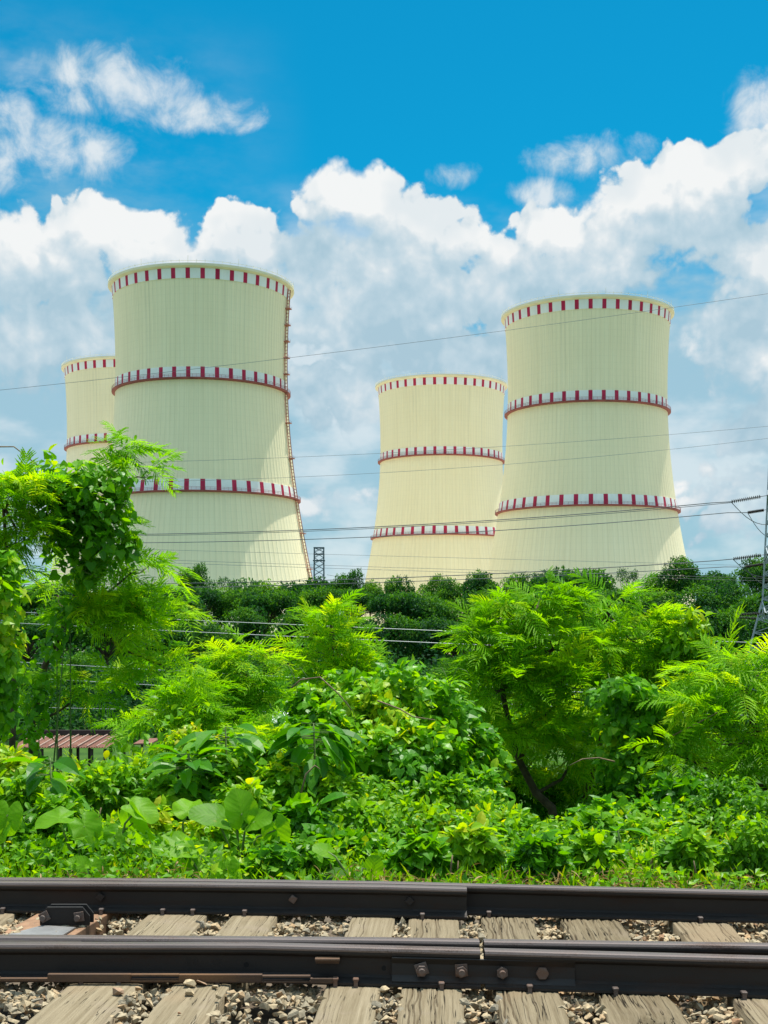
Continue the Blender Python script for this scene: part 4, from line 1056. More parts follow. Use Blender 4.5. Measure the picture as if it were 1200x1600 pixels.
def pylon():
    c = at(1211, HOR, PD); z0 = float(gz(PD)); sv = Vector((4.2, 14.0, 0)).normalized(); sx = Vector((sv.y, -sv.x, 0))
    root = thing('pylon', (c.x, PD, z0), 'grey lattice steel pylon at the right edge with dark insulator strings', 'pylon')
    def hw(z):
        zk = 4.6
        return 1.2 + (zk - z) * .254 if z < zk else max(1.2 - (z - zk) * .046, .4)
    def cor(z): return [Vector((c.x, PD, z)) + sx * a * hw(z) + sv * b * hw(z) for a, b in ((-1, -1), (1, -1), (1, 1), (-1, 1))]
    zs = [z0, -6.5, -4, -2, -.3, 1.2, 2.6, 3.7, 4.6] + list(np.arange(5.9, 22, 1.3))
    mb = MB()
    for i in range(4): mb.tube([cor(z)[i] for z in zs], .10, 4)
    mb.build('leg_frame', M['steel_grey'], root)
    mb = MB()
    for a, b in zip(zs, zs[1:]):
        u, v = cor(a), cor(b)
        for i in range(4):
            mb.bar(u[i], v[(i + 1) % 4], .055); mb.bar(u[(i + 1) % 4], v[i], .055)
            mb.bar(v[i], v[(i + 1) % 4], .05)
    mb.build('bracing', M['steel_grey'], root)
    ends = {}
    for lv, (zf, zr) in enumerate((((774, 796)), ((866, 880)), ((958, 967)))):
        for s, py, Dd in ((-1, zf, 123), (1, zr, 137)):
            tip = at(1200 if lv < 2 else 1196, py, Dd); mb = MB()
            base = cor(tip.z - .2); top = cor(tip.z + 1.3); ii = (0, 1) if s < 0 else (3, 2)
            for i in ii: mb.bar(base[i], tip, .08); mb.bar(top[i], tip, .07)
            mb.bar(base[ii[0]].lerp(tip, .5), top[ii[0]].lerp(tip, .5), .05)
            arm = mb.build('cross_arm', M['steel_grey'], root)
            # insulator string pulling towards the line
            end = at({(0, -1): 1142, (0, 1): 1168, (1, -1): 1145, (1, 1): 1164, (2, -1): 1148, (2, 1): 1150}[(lv, s)], {(0, -1): 784, (0, 1): 801, (1, -1): 873.5, (1, 1): 886, (2, -1): 961, (2, 1): 965}[(lv, s)], Dd)
            dv = (end - tip); n = 15; mb = MB(); mb.tube([tip, end], .03, 5)
            for i in range(n):
                p = tip + dv * (.22 + .74 * i / (n - 1)); q = dv.normalized(); mb.tube([p - q * .05, p + q * .02, p + q * .05], [.07, .20, .06], 8)
            mb.build('insulator_string', M['insul'], arm)
            ends[(lv, s)] = end
            if lv < 2:      # jumper loop hanging from the string's end
                mb = MB(); e2 = at(1215, py + 44 - 14 * lv, Dd)
                pts = [end.lerp(e2, t) + Vector((0, 0, -1.0 * math.sin(math.pi * t) * .9)) for t in np.linspace(0, 1, 10)]; mb.tube(pts, .035, 5); mb.build('jumper_cable', M['wire_dark'], arm)
    return ends
ENDS = pylon()
def wire(pix, D, r, mat, label, start=None, D2=None):
    """a cable through the given image columns; depth runs from D (first) to D2 (last)"""
    D2 = D if D2 is None else D2; xs = [p[0] for p in pix]; ys = [p[1] for p in pix]
    # fit a parabola so that the cable hangs as one smooth curve
    cf = np.polyfit(xs, ys, 2 if len(pix) > 2 else 1); n = 40; pts = []
    for t in np.linspace(0, 1, n):
        x = xs[0] + (xs[-1] - xs[0]) * t; pts.append(at(x, float(np.polyval(cf, x)), D + (D2 - D) * t))
    if start is not None: pts[0] = start
    mb = MB(); mb.tube(pts, r, 5)
    tag(mb.build('power_line', M[mat], None, smooth=True), label, 'power line', 'power lines strung across the view')
E = ENDS
wire([(1142, 784), (950, 797.5), (775, 813), (600, 823), (450, 830), (200, 834.5), (-40, 836)], 123, .042, 'wire_dark', 'power line from the upper near insulator, crossing the lower red bands', E[(0, -1)], 150)
wire([(1142, 786.5), (950, 800), (775, 815.5), (600, 825.5), (450, 832), (200, 836.5), (-40, 838)], 123.1, .03, 'wire_dark', 'thinner twin just under the line from the upper near insulator', None, 150)
wire([(1168, 801), (950, 811), (784, 829), (600, 840), (480, 845), (200, 847), (-40, 847)], 137, .042, 'wire_dark', 'power line from the upper far insulator, just below the lower red bands', E[(0, 1)], 160)
wire([(1145, 873.5), (1040, 882), (760, 896.5), (600, 904), (420, 909), (200, 912), (-40, 913)], 123, .042, 'wire_dark', 'power line from the middle near insulator, skimming the skyline treetops', E[(1, -1)], 150)
wire([(1164, 886), (975, 892), (820, 899), (600, 913), (300, 918), (-40, 921)], 137, .04, 'wire_dark', 'lowest dark line running just above the skyline treetops', E[(1, 1)], 160)
wire([(-40, 612), (300, 581), (450, 558), (690, 530), (790, 515), (1050, 478), (1240, 455)], 150, .022, 'wire_dark', 'topmost thin line, crossing the upper walls of both front towers')
wire([(180, 722), (430, 718), (600, 707.5), (800, 697), (1050, 676), (1240, 664)], 150, .018, 'wire_dark', 'faint line above the middle of the front right tower, upper of two')
wire([(180, 752), (440, 748), (600, 741), (800, 723), (1050, 699), (1240, 682)], 150, .018, 'wire_dark', 'faint line through the middle of the front right tower, lower of two')
wire([(-40, 852), (175, 855), (585, 868.5), (780, 874), (1000, 879.5), (1240, 885)], 200, .022, 'wire_dark', 'thin distant line sloping gently down right, passing the mast head')
wire([(-40, 866), (190, 871), (480, 882), (600, 886), (890, 897), (1240, 904)], 200, .026, 'wire_dark', 'upper of two distant lines crossing halfway up the lattice mast')
wire([(-40, 870), (190, 876), (485, 886.5), (595, 890), (890, 901), (1240, 908)], 200, .026, 'wire_dark', 'lower of two distant lines crossing halfway up the lattice mast')
wire([(511, 898), (540, 903), (568, 907)], 326, .05, 'wire_dark', 'short cable leaving the lattice mast to the right')
wire([(430, 912), (460, 907), (488, 902)], 326, .05, 'wire_dark', 'short cable joining the lattice mast from the left')
wire([(-60, 953), (30, 956), (200, 964), (500, 978), (735, 988), (1100, 1001), (1260, 1007)], 46, .013, 'wire', 'upper bright line strung in front of the dark forest')
wire([(-60, 970), (30, 973), (260, 985.5), (500, 996), (720, 1007), (1110, 1022), (1260, 1028)], 46, .013, 'wire', 'second bright line strung in front of the dark forest')
wire([(-60, 1030), (45, 1035), (220, 1045), (325, 1051), (465, 1059), (700, 1071), (1260, 1098)], 44, .012, 'wire', 'third bright line, behind the left feathery tree and the mound')
wire([(-60, 1053), (44, 1058.5), (122, 1064), (300, 1074), (470, 1084), (700, 1095), (1260, 1122)], 44, .012, 'wire', 'fourth bright line, above the hut roof')
wire([(-60, 1102), (45, 1105), (230, 1109), (470, 1113)], 42, .011, 'wire', 'lowest bright line, just above the rusty shed roof')

# ------------------------------------------------------------------ trees and bushes on the bank
# left feathery tree with its dark leaning trunk
feather_tree('feathery_tree', 'tall feathery tree at left with dark leaning trunk and drooping fronds',
    [(190, 712, 30, 30, 12.4), (215, 745, 40, 22, 12.4), (150, 985, 95, 55, 12.5), (235, 960, 75, 60, 12.6), (265, 1045, 70, 40, 12.8), (130, 1085, 85, 42, 12.7), (205, 895, 45, 35, 12.5), (90, 930, 50, 45, 12.8), (180, 830, 20, 30, 12.5)],
    1.9, .46, [W(50, 1130, 12.6), W(70, 1040, 12.6), W(112, 955, 12.6), W(135, 850, 12.5), W(150, 760, 12.4), W(188, 715, 12.4)], .62, trad=.04, up=-.02)
feather_tree('feathery_tree', 'pale green feathery crown at the left photo edge beside the vine tangle',
    [(5, 790, 60, 55, 11.8), (25, 850, 55, 50, 11.9), (-30, 900, 60, 60, 12), (40, 770, 35, 25, 11.7)], 3.0, .40, None, .68, trad=.04)
leaf_bush('climbing_vine', 'dark large leaved vine draped over the top of the left tree', 'vine', [(115, 752, 85, 30, 12.1), (55, 765, 50, 26, 12.0), (125, 790, 62, 40, 12.15), (155, 830, 48, 46, 12.1), (105, 845, 42, 44, 12.2), (185, 775, 26, 40, 12.2), (140, 890, 32, 30, 12.3), (200, 850, 16, 30, 12.2), (95, 805, 40, 50, 12.0)], 1900, 'heart', .088, 'heart', .60, .7, 5, front=.35, shell=.95, lump=.42, sbase=W(125, 860, 12.3), tendrils=2, base=Vector((-3.0, 12.3, float(gz(12.3)))))
leaf_bush('climbing_vine', 'vine curtain hanging down the left photo edge', 'vine', [(6, 960, 30, 65, 10.8), (0, 1040, 36, 70, 10.8), (-10, 1110, 38, 60, 10.8), (10, 900, 25, 40, 10.9)], 1000, 'heart', .085, 'heart', .62, 1.0, 4, front=.3, sbase=W(-20, 1000, 11))
leaf_bush('climbing_vine', 'vine wrapped round the leaning trunk of the left feathery tree', 'vine', [(130, 905, 24, 40, 12.4), (108, 965, 26, 45, 12.3), (85, 1020, 26, 45, 12.4), (62, 1085, 30, 50, 12.4), (48, 1150, 40, 45, 12.3)], 420, 'heart', .075, 'heart', .50, .8, 4, front=.4, shell=.9)
# curled tendril at the very top left
mb = MB(); mb.tube([W(-30, 712, 12), W(0, 698, 12), W(22, 698, 12), W(40, 712, 12), W(60, 728, 12)], [.008, .007, .006, .006, .006], 5)
tag(mb.build('bare_tendril', M['twig'], None, smooth=True), 'bare arching vine tendril against the sky at far left', 'tendril')
# saplings in the middle distance
feather_tree('feathery_tree', 'pointed light green feathery sapling in the middle of the photo', [(518, 975, 22, 26, 20), (515, 1005, 38, 32, 20), (512, 1045, 52, 40, 20), (535, 1085, 75, 45, 20)], 3.4, .62, None, .62, trad=.06, up=.35, lod=True)
feather_tree('feathery_tree', 'bright feathery bush left of the pointed sapling', [(385, 1050, 55, 35, 17.5), (410, 1095, 45, 45, 17.5), (350, 1085, 55, 40, 17.5), (400, 1135, 60, 40, 17.5)], 3.2, .52, None, .55, trad=.05, lod=True)
feather_tree('feathery_tree', 'low yellow green feathery bush above the shed end', [(290, 1110, 70, 42, 16.5), (245, 1135, 60, 30, 16.5), (330, 1150, 70, 35, 16.5)], 3.2, .48, None, .66, trad=.04, lod=True)
feather_tree('feathery_bush', 'yellow green feathery shrubs below the shed roof', [(110, 1232, 70, 22, 14.0), (200, 1225, 80, 24, 14.2), (290, 1205, 60, 34, 14.2), (30, 1232, 60, 22, 14)], 3.4, .36, None, .74, cat='bush', trad=.03, lod=True)
feather_tree('feathery_bush', 'feathery bush filling the gap left of the vine mound', [(420, 1170, 60, 40, 14.0), (360, 1215, 70, 35, 13.8)], 3.0, .40, None, .5, cat='bush', trad=.03, lod=True)
# right hand group
feather_tree('feathery_tree', 'tallest feathery tree right of centre with forked dark trunk', [(845, 935, 60, 30, 12.6), (815, 965, 70, 42, 12.6), (765, 1010, 55, 42, 12.4), (865, 1015, 85, 50, 12.6), (790, 1075, 75, 50, 12.3), (880, 1090, 95, 60, 12.5), (830, 1150, 70, 45, 12.4), (900, 1180, 60, 45, 12.7)],
    2.7, .42, [W(868, 1300, 12.4), W(862, 1262, 12.4), W(838, 1240, 12.4), W(812, 1190, 12.4), W(797, 1140, 12.4), W(784, 1075, 12.4), W(800, 1000, 12.5)], .55, trad=.055)
feather_tree('feathery_tree', 'feathery tree with fanned top frond above the vine column', [(965, 950, 40, 26, 13), (985, 1000, 60, 40, 13), (930, 1040, 60, 45, 13), (1010, 1065, 70, 50, 13)], 2.8, .46, [W(915, 1300, 12.9), W(912, 1250, 12.9), W(935, 1180, 12.9), W(955, 1080, 13), W(965, 970, 13)], .52, trad=.05)
feather_tree('feathery_tree', 'light feathery tree filling the right photo edge with wide level fronds', [(1130, 1065, 60, 32, 11.6), (1170, 1100, 70, 45, 11.5), (1095, 1120, 60, 38, 11.5), (1150, 1165, 90, 42, 11.3), (1075, 1185, 45, 25, 11.2), (1200, 1210, 60, 50, 11.3), (1110, 1225, 55, 35, 11.4), (1190, 1040, 40, 25, 11.8)],
    2.6, .48, [W(1225, 1330, 11.5), W(1215, 1230, 11.5), W(1190, 1150, 11.5), W(1160, 1090, 11.5)], .64, trad=.045, up=.02)
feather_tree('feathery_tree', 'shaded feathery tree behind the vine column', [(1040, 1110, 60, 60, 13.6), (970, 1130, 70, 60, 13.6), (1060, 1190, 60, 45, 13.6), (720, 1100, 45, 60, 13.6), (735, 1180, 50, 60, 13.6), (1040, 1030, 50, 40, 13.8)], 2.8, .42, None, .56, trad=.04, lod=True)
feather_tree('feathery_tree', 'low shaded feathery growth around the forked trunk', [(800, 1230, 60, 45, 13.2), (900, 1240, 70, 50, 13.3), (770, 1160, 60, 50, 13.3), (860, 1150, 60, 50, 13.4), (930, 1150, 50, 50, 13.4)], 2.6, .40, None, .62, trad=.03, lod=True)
leaf_bush('climbing_vine', 'vine covered sapling top at right, below the dense round forest tree', 'vine', [(1080, 975, 26, 22, 12.8), (1060, 1010, 40, 35, 12.8), (1040, 1050, 40, 35, 12.8), (1090, 1030, 25, 40, 12.8)], 700, 'oval', .11, 'small', .60, .6, 5, sbase=W(1050, 1060, 12.9))
leaf_bush('climbing_vine', 'dark column of vine leaves hanging between the right feathery trees', 'vine', [(975, 1085, 50, 28, 11.6), (985, 1130, 50, 50, 11.7), (980, 1200, 46, 70, 11.8), (965, 1270, 55, 50, 11.9), (1010, 1170, 30, 70, 11.7)], 2300, 'heart', .08, 'heart', .44, .9, 6, front=.45)
# vine mound in the middle
leaf_bush('vine_mound', 'big rounded mound of heart leaved vine in the centre foreground', 'vine', [(600, 1105, 125, 62, 11.2), (530, 1160, 85, 70, 10.9), (680, 1160, 80, 80, 11.0), (610, 1200, 130, 80, 10.7), (500, 1110, 50, 35, 11.2), (740, 1200, 50, 70, 11.0)], 7200, 'heart', .078, 'heart', .57, .7, 8, front=.2, tendrils=9)
leaf_bush('vine_mound', 'lower skirt of small leaved creeper under the central mound', 'vine', [(600, 1275, 130, 55, 10.0), (700, 1290, 100, 55, 9.9), (500, 1275, 70, 50, 9.9), (780, 1300, 60, 40, 9.9), (640, 1320, 110, 40, 9.5)], 6500, 'leaf', .072, 'small', .55, .6, 8, front=.2)
# front bushes
FB = [('small leaved bush under the drooping plant at far left', [(40, 1255, 55, 45, 9.2), (90, 1285, 45, 40, 8.8), (10, 1215, 45, 45, 9.6), (20, 1310, 40, 30, 8.6)], 2300, 'oval', .085, 'small', .48),
      ('bushy creeper behind the big arum leaves at left', [(160, 1235, 60, 36, 9.6), (225, 1300, 42, 40, 8.8), (165, 1315, 40, 30, 8.6), (110, 1330, 34, 26, 8.5)], 2300, 'leaf', .08, 'small', .50),
      ('leafy bush with pale tips in the left centre', [(325, 1215, 62, 40, 9.8), (270, 1250, 45, 34, 9.4), (385, 1262, 50, 36, 9.2), (330, 1305, 46, 30, 8.8), (415, 1330, 40, 26, 8.5)], 2700, 'oval', .088, 'small', .54),
      ('dense bush right of the round arum leaf', [(450, 1230, 48, 46, 9.6), (470, 1290, 46, 36, 9.0), (415, 1195, 40, 34, 10), (500, 1325, 46, 28, 8.6)], 2400, 'heart', .075, 'heart', .50),
      ('creeper bush along the verge below the forked trunk', [(795, 1310, 44, 42, 9.2), (868, 1332, 36, 30, 8.9), (930, 1312, 44, 42, 9.2), (765, 1352, 36, 24, 8.4), (850, 1356, 30, 18, 8.2)], 2400, 'oval', .085, 'small', .54),
      ('creeper bush along the verge below the vine column', [(1000, 1318, 40, 36, 9.2), (1062, 1335, 40, 32, 8.9), (1015, 1358, 34, 16, 8.3), (1115, 1345, 40, 28, 8.6)], 2200, 'oval', .082, 'small', .56),
      ('dark fine leaved bush at the lower right corner of the bank', [(1180, 1290, 45, 50, 9.3), (1140, 1255, 50, 40, 9.8), (1195, 1345, 40, 32, 8.8), (1100, 1285, 40, 36, 9.8)], 3200, 'leaf', .05, 'small', .26),
      ('low heart leaved creeper clump below the mound skirt', [(560, 1330, 55, 28, 8.7), (640, 1345, 50, 24, 8.4), (715, 1335, 46, 28, 8.6), (600, 1362, 45, 14, 8.1)], 2200, 'heart', .062, 'heart', .60)]
FB += [('dark tall bush under the crown of the forked tree', [(750, 1255, 38, 50, 10.4), (735, 1290, 40, 40, 10.0), (795, 1295, 34, 30, 10.0)], 1700, 'oval', .09, 'heart', .44),
       ('leafy mound bulging between the vine column and the right bushes', [(1055, 1265, 42, 44, 10.2), (1010, 1290, 40, 34, 9.8), (940, 1285, 42, 32, 9.9)], 2300, 'heart', .085, 'heart', .46),
       ('round leafy bush left of the central mound skirt', [(520, 1250, 44, 40, 9.6), (560, 1290, 46, 34, 9.3), (480, 1225, 36, 34, 9.8)], 2200, 'oval', .085, 'small', .55),
       ('bright leafy bush on the right slope of the mound skirt', [(690, 1255, 46, 40, 9.7), (735, 1300, 44, 34, 9.3), (655, 1290, 40, 34, 9.3)], 2200, 'oval', .085, 'small', .60)]
for lb, px, D, h, kd, sz, mt, tb in (('broad weed clump standing against the rail left of the guard rail end', 655, 7.95, 62, 'heart', .075, 'heart', .44), ('tall pointed weed clump behind the guard rail end', 735, 8.1, 80, 'oval', .10, 'small', .50),
        ('dark weed clump by the rail below the forked trunk', 845, 7.9, 58, 'heart', .07, 'heart', .38), ('yellowish weed clump by the rail below the vine column', 925, 8.1, 66, 'oval', .085, 'small', .60),
        ('tangled weed clump beside the crooked brown stick', 1075, 8.0, 72, 'oval', .08, 'small', .44), ('dark weed clump filling the lower right corner by the rail', 1170, 7.9, 92, 'leaf', .06, 'small', .30),
        ('low weed clump by the rail between the dead stems', 480, 8.0, 55, 'oval', .075, 'small', .50), ('short weed clump by the rail under the round arum leaf', 425, 7.85, 48, 'heart', .065, 'heart', .46)):
    FB.append((lb, [(px, 1372 - h * .55, 34, h * .5, D), (px + 24, 1378 - h * .4, 26, h * .34, D + .05), (px - 26, 1378 - h * .36, 24, h * .32, D)], 800, kd, sz, mt, tb))
FB += [('leafy bush outside the right photo edge', [(1290, 1270, 70, 70, 9.8), (1400, 1290, 80, 60, 9.6), (1340, 1210, 70, 60, 11)], 3200, 'oval', .09, 'small', .5),
       ('leafy bush outside the left photo edge', [(-90, 1260, 70, 70, 9.8), (-200, 1290, 80, 60, 9.6), (-120, 1190, 70, 60, 11)], 3200, 'oval', .09, 'small', .5)]
FB += [('tall leafy bush between the shed view and the mound', [(250, 1230, 70, 45, 10.6), (300, 1180, 55, 40, 11.0), (400, 1215, 60, 50, 10.8), (340, 1255, 70, 40, 10.4)], 4200, 'leaf', .075, 'small', .52),
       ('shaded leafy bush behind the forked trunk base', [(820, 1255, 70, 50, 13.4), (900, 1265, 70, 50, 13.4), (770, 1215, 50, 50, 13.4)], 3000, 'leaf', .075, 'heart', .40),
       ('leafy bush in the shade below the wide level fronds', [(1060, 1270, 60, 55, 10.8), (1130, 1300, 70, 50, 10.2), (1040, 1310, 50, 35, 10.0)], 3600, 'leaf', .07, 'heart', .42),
       ('yellowish weedy bush below the drooping plant at far left', [(110, 1300, 60, 40, 8.9), (50, 1335, 70, 28, 8.5), (200, 1345, 60, 24, 8.4)], 2600, 'leaf', .05, 'small', .60)]
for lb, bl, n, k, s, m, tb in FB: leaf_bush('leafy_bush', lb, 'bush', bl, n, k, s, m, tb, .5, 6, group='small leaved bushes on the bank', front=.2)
# broad leaved plants with hanging leaves
def broad_plant(label, px, py, D, r, n, size, tb=.5, hang=.7):
    b = Vector((at(px, py, D).x, D, float(gz(D)))); top = at(px, py - r * .5, D); root = thing('broad_leaved_plant', b, label, 'plant', 'broad leaved plants on the bank')
    mb = MB(); mb.tube([b, b.lerp(top, .5) + Vector((.02, 0, 0)), top], [.014, .011, .006], 6); L = Leaves(); rr = r * D / F
    az = np.arange(n) * 2.4 + rng.normal(0, .3, n); u = rng.random(n) ** .7; z = top.z - rr * 1.3 * (1 - u)
    ctr = np.stack([np.full(n, top.x), np.full(n, top.y), z], 1); out = np.stack([np.cos(az), np.sin(az) * .8 - .25, np.zeros(n)], 1)
    pos = ctr + out * rr * .35; ax = unit(out + np.stack([np.zeros(n), np.zeros(n), rng.normal(-hang + .9 * u, .25, n)], 1)); nr_m = np.array([0, 0, 1.0]) + out * .4 + rng.normal(0, .2, (n, 3))
    for c_, p_ in zip(ctr, pos): mb.tube([c_, p_], [.004, .003], 4, False)
    L.add(T_LANCE, pos, frames(ax, nr_m), size * rng.uniform(.75, 1.2, n), tb + rng.normal(0, .15, n), rng.uniform(.9, 1.3, n)); L.build('foliage', M['broad'], root); mb.build('stem', M['stem'], root, smooth=True)
broad_plant('broad plant with drooping long leaves at far left', 78, 1215, 9.2, 62, 30, .26, .5, .9)
broad_plant('broad plant with pale folded leaves left of the mound', 352, 1165, 9.7, 58, 26, .27, .62, .6)
broad_plant('broad plant with arching leaves above the notched arum leaf', 295, 1205, 9.4, 55, 22, .24, .52, .6)
broad_plant('dark broad plant hanging in front of the central mound', 490, 1165, 9.7, 70, 40, .27, .40, .9)
broad_plant('broad plant drooping low beside the round arum leaf', 492, 1270, 9.0, 30, 10, .20, .55, .8)
broad_plant('broad plant with one large pale leaf on the verge', 822, 1330, 8.7, 32, 9, .22, .55, .5)
broad_plant('broad plant with rounded leaves below the vine column', 965, 1312, 8.9, 34, 12, .22, .66, .4)
broad_plant('small broad plant among the creepers right of the mound', 885, 1345, 8.6, 24, 9, .16, .5, .5)

def slope_cover():
    n = 62000; y = 9.6 + rng.random(n) ** .8 * 15; x = rng.uniform(-.62, .66, n) * y
    hmax = (.75 + .45 * np.sin(x * 1.9 + y) * np.sin(y * 1.1 + 2)) * np.clip((y - 9) * .6, .4, 1.5); z = gz(y) + hmax * rng.random(n) ** .7
    kp = ~((x > .85) & (x < 2.0) & (y < 12.6)) & ~((y < 10.3) & (np.abs(x) < 3.0)); z = z[kp]; x = x[kp]; y = y[kp]; n = len(x)
    p = np.stack([x, y, z], 1); nrm = unit(rng.normal(0, .45, (n, 3)) + np.array([0, -.3, .85])); ax = unit(rng.normal(0, .7, (n, 3)) + np.array([0, -.3, -.25]))
    L = Leaves(); L.add(T_OVAL, p, frames(ax, nrm), rng.uniform(.055, .115, n), clump_tint(p, .7, .46, .25, .14), rng.uniform(.9, 1.5, n))
    o = L.build('bank_undergrowth', M['small']); tag(o, 'tangled weeds covering the slope behind the front bushes', 'undergrowth', kind='stuff')
slope_cover()
# elephant-ear (arum) leaves
def taro_leaf(tipdir, nrm, size, wave, seed):
    """heart shaped blade: fan of rings around the stalk joint; returns verts, faces, vein weights"""
    r = np.random.default_rng(seed); n = 40; V, Q, S = [], [], []
    y = Vector(tipdir).normalized(); z = Vector(nrm); z = (z - y * z.dot(y)).normalized(); x = y.cross(z)
    rings = (0.0, .3, .62, .86, 1.0)
    for a_ in rings:
        for i in range(n):
            th = 2 * math.pi * i / n; s = math.sin(th); c = math.cos(th)     # th=0 tip, pi = notch
            rad = .50 * (1 + .36 * max(c, 0) ** 2.2) * (1 - .62 * math.exp(-((th - math.pi) / .30) ** 2)) * (1 + .03 * math.sin(9 * th + seed))
            px_, py_ = s * rad * a_ * .92, c * rad * a_ + (.0)
            zz = .16 * (px_ ** 2) * 4 * wave - .26 * max(py_, 0) ** 2 - .22 * max(-py_, 0) ** 2 * 2 + a_ * a_ * .035 * math.sin(6 * th + seed) * wave - .10 * abs(px_) 
            V.append((x * px_ + y * py_ + z * zz) * size); S.append((px_, py_))
    for k in range(len(rings) - 1):
        for i in range(n): Q.append((k * n + i, (k + 1) * n + i, (k + 1) * n + (i + 1) % n, k * n + (i + 1) % n))
    return V, Q, S
def taro(label, D, leaves, base_px):
    bx = at(base_px, 1370, D); b = Vector((bx.x, D, float(gz(D)))); root = thing('arum_plant', b, label, 'plant', 'big leaved arum plants on the verge')
    for i, (px, py, spx, nrm, tip, wave) in enumerate(leaves):
        c = at(px, py, D + random.uniform(-.08, .08)); size = spx * .72 * D / F
        V, Q, S = taro_leaf(tip, nrm, size, wave, i + abs(int(px))); V = [v + c - b for v in V]
        me = bpy.data.meshes.new('leaf_blade'); me.from_pydata([tuple(v) for v in V], [], Q); me.update(); 
        for ai, an in enumerate(('across', 'along')): a = me.attributes.new(an, 'FLOAT', 'POINT'); a.data.foreach_set('value', np.array(S, np.float32)[:, ai])
        me.polygons.foreach_set('use_smooth', [True] * len(me.polygons)); o = link_mesh('leaf_blade', me, M['taro'], root)
        mb = MB(); m = b.lerp(c, .6) + Vector((-.03, .02, .06)); mb.tube([b, m, c + Vector((0, .0, -.004))], [.011, .008, .005], 6); mb.build('leaf_stalk', M['stem'], root, smooth=True)
taro('arum plant with two overlapping leaves at the left photo edge', 8.3, [(12, 1272, 72, (.1, -.9, .45), (-.1, -.2, -1), .6), (-2, 1290, 66, (-.2, -.9, .4), (-.3, -.2, -1), .6)], 5)
taro('arum plant with a flat leaf and a yellow edged one, left', 8.2, [(92, 1278, 82, (0, -.35, .95), (-1, -.25, -.2), .9), (132, 1290, 78, (.1, -.8, .6), (.5, -.4, -.8), .9), (62, 1340, 34, (.1, -.6, .8), (.2, -.5, -.6), .8)], 125)
taro('arum plant with a large dark backed leaf on a dark stalk', 8.4, [(208, 1285, 96, (-.55, -.75, -.35), (.55, -.1, -.85), .5), (216, 1262, 74, (.2, -.5, .85), (.9, -.2, -.45), .8), (180, 1305, 60, (.0, -.8, .6), (-.4, -.4, -.8), .8)], 180)
taro('arum plant with one upright folded leaf like a notched heart', 8.5, [(293, 1266, 70, (.05, -.75, .7), (0, .6, .35), 1.6)], 290)
taro('arum plant with a horizontal blade, an upright one and a round one', 8.35, [(338, 1275, 88, (.1, -.5, .9), (-.95, -.2, .25), .5), (378, 1270, 80, (.2, -.9, .45), (-.25, .1, .9), .7), (398, 1283, 62, (-.2, -.7, .7), (.6, -.3, .2), .8), (431, 1296, 70, (.15, -.97, .15), (.2, .05, -1), .4)], 375)
taro('low arum plant with a broad flat blade above a hanging one', 8.1, [(282, 1322, 92, (.1, -.55, .85), (-.95, -.35, .1), .7), (322, 1336, 80, (.2, -.75, .65), (-.45, -.6, -.7), .7)], 318)
taro('bright arum leaf rising just behind the rail at left', 7.7, [(146, 1360, 68, (-.1, -.8, .6), (.5, -.2, -.5), .5), (128, 1352, 44, (.3, -.8, .5), (-.6, -.1, .3), .5)], 142)
taro('bright arum leaf behind the rail below the round leaf', 7.7, [(355, 1358, 62, (-.1, -.85, .5), (.35, -.2, -.8), .5)], 356)
taro('small arum leaf behind the rail left of the joint', 7.75, [(583, 1360, 50, (0, -.9, .4), (.1, -.1, .8), .5), (512, 1330, 52, (.1, -.5, .85), (-.8, -.3, .3), .6)], 560)

# ground cover of the verge, litter and dead sticks
def cover():
    n = 24000; x = rng.uniform(-5.6, 5.8, n); y = 7.3 + rng.random(n) ** .9 * 3.0
    hh = .10 + .16 * np.clip(np.sin(x * 1.7 + 1) * np.sin(y * 2.3 + x * .7) + .35, 0, 1.2); z = gz(y) + hh * rng.random(n) ** .8 + .06 * np.clip(y - 8, 0, 2)
    p = np.stack([x, y, z], 1); nrm = unit(rng.normal(0, .4, (n, 3)) + np.array([0, -.25, .9])); ax = unit(rng.normal(0, .7, (n, 3)) + np.array([0, -.3, -.1]))
    L = Leaves(); L.add(T_LEAF, p, frames(ax, nrm), rng.uniform(.03, .075, n), clump_tint(p, 1.3, .55, .25, .16), rng.uniform(.8, 1.5, n))
    m = 5200; xb = rng.uniform(-5.0, 5.2, m); yb = 7.3 + rng.random(m) * 1.4; pb = np.stack([xb, yb, gz(yb)], 1)
    ax = unit(rng.normal(0, .35, (m, 3)) + np.array([0, 0, 1.0])); L.add(T_LANCE, pb, frames(ax, rng.normal(size=(m, 3))), rng.uniform(.05, .20, m), np.clip(.52 + rng.normal(0, .22, m), 0, 1), np.full(m, .17))
    o = L.build('ground_cover', M['small']); tag(o, 'low creeping leaves and grass along the verge behind the rail', 'ground cover', kind='stuff')
    n = 2800; cx = rng.choice([-2.95, -1.75, -1.5, .15, 1.35, 1.7, 2.5, .9], n); x = cx + rng.normal(0, .22, n); y = 7.35 + np.abs(rng.normal(0, .35, n)); z = gz(y) + .02 + rng.random(n) * .11
    k = n // 5; x[:k] = rng.uniform(-3.4, 3.4, k)
    p = np.stack([x, y, z], 1); L = Leaves(); L.add(T_LANCE, p, frames(rng.normal(size=(n, 3)) * np.array([1, 1, .4]), np.array([0, 0, 1.]) + rng.normal(0, .4, (n, 3))), rng.uniform(.025, .085, n), rng.random(n), rng.uniform(.10, .42, n))
    o = L.build('leaf_litter', M['straw']); tag(o, 'dry straw coloured leaf litter along the verge', 'leaf litter', kind='stuff')
cover()
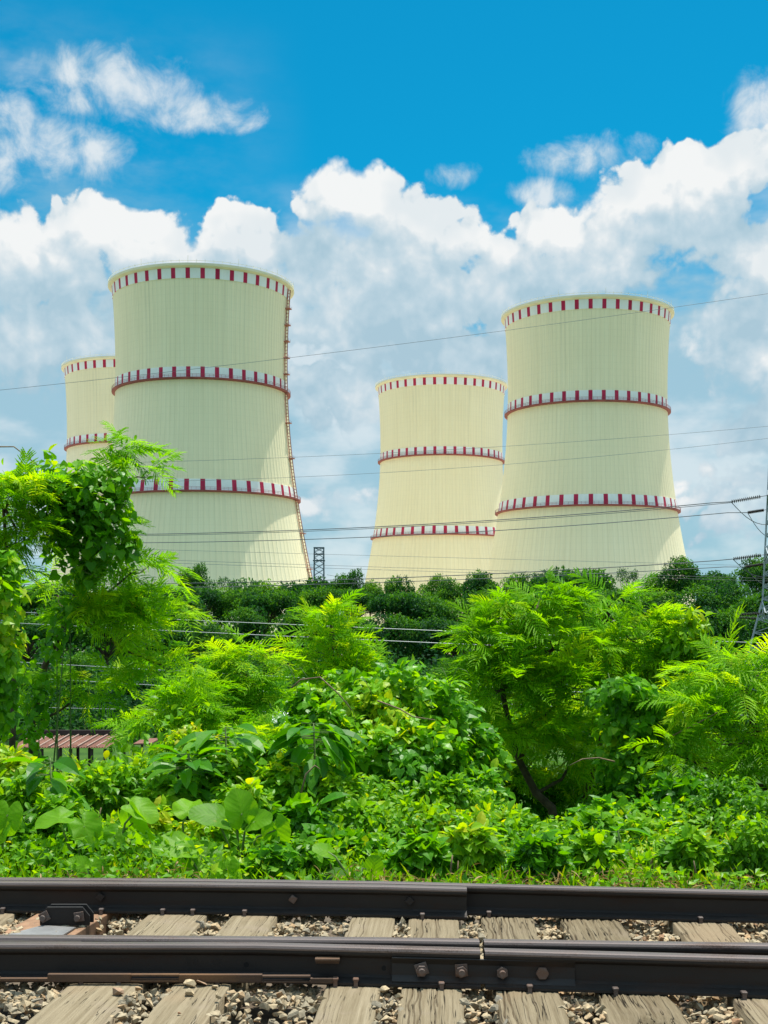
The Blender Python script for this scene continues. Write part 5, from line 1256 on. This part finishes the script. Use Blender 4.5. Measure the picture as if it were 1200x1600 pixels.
def stick(label, pts, r, mat='twig'):
    mb = MB(); mb.tube(pts, [r * (1 - .5 * i / (len(pts) - 1)) for i in range(len(pts))], 6); tag(mb.build('dead_stick', M[mat], None, smooth=True), label, 'stick', 'dead sticks and stems on the verge')
stick('crooked brown stick below the vine column', [W(1042, 1372, 8), W(1022, 1362, 8), W(1018, 1348, 8), W(1024, 1336, 8)], .016)
stick('upright dark twig left of the verge creepers', [W(703, 1376, 7.8), W(705, 1352, 7.8), W(707, 1336, 7.8)], .008)
stick('second upright twig right beside the dark one', [W(714, 1377, 7.8), W(716, 1345, 7.8)], .006)
stick('pale bent cane lying at the lower right of the bank', [W(1130, 1378, 7.8), W(1140, 1362, 7.8), W(1152, 1352, 7.8), W(1160, 1352, 7.8)], .008)
stick('pale forked twig right of the bent cane', [W(1090, 1378, 7.8), W(1086, 1358, 7.8), W(1084, 1345, 7.8)], .007)
for lb, pts in (('pale vine stem arching over the left of the central mound', [(455, 1075, 10.4), (470, 1062, 10.4), (500, 1058, 10.3), (530, 1085, 10.2), (550, 1110, 10.2)]),
                ('pale vine stem running down the front of the central mound', [(590, 1095, 10.5), (625, 1108, 10.4), (645, 1120, 10.3), (680, 1125, 10.3)]),
                ('bare branch reaching left from the vine column', [(960, 1190, 11.2), (935, 1184, 11.1), (910, 1186, 11.1), (890, 1196, 11.1)]),
                ('hanging bare stem below the wide level fronds', [(1042, 1215, 10.6), (1046, 1250, 10.6), (1056, 1270, 10.6), (1054, 1310, 10.5)]),
                ('brown branch slanting up through the right feathery crown', [(1050, 1150, 11.2), (1090, 1130, 11.1), (1130, 1108, 11.1)]),
                ('leafless stem poking up behind the flat arum leaf', [(160, 1330, 8.9), (152, 1290, 8.9), (158, 1262, 8.9)]),
                ('dry stem curling above the bush right of the round leaf', [(470, 1240, 9.2), (478, 1210, 9.2), (492, 1196, 9.2), (500, 1202, 9.2)])):
    stick(lb, [W(*q) for q in pts], .008)
stick('thin silvery twig beside the litter left of the mound', [W(470, 1342, 8.2), W(495, 1343, 8.2), W(512, 1338, 8.2)], .005)
stick('brown upright stem between the arum leaves', [W(520, 1376, 7.9), W(516, 1350, 7.9)], .008)
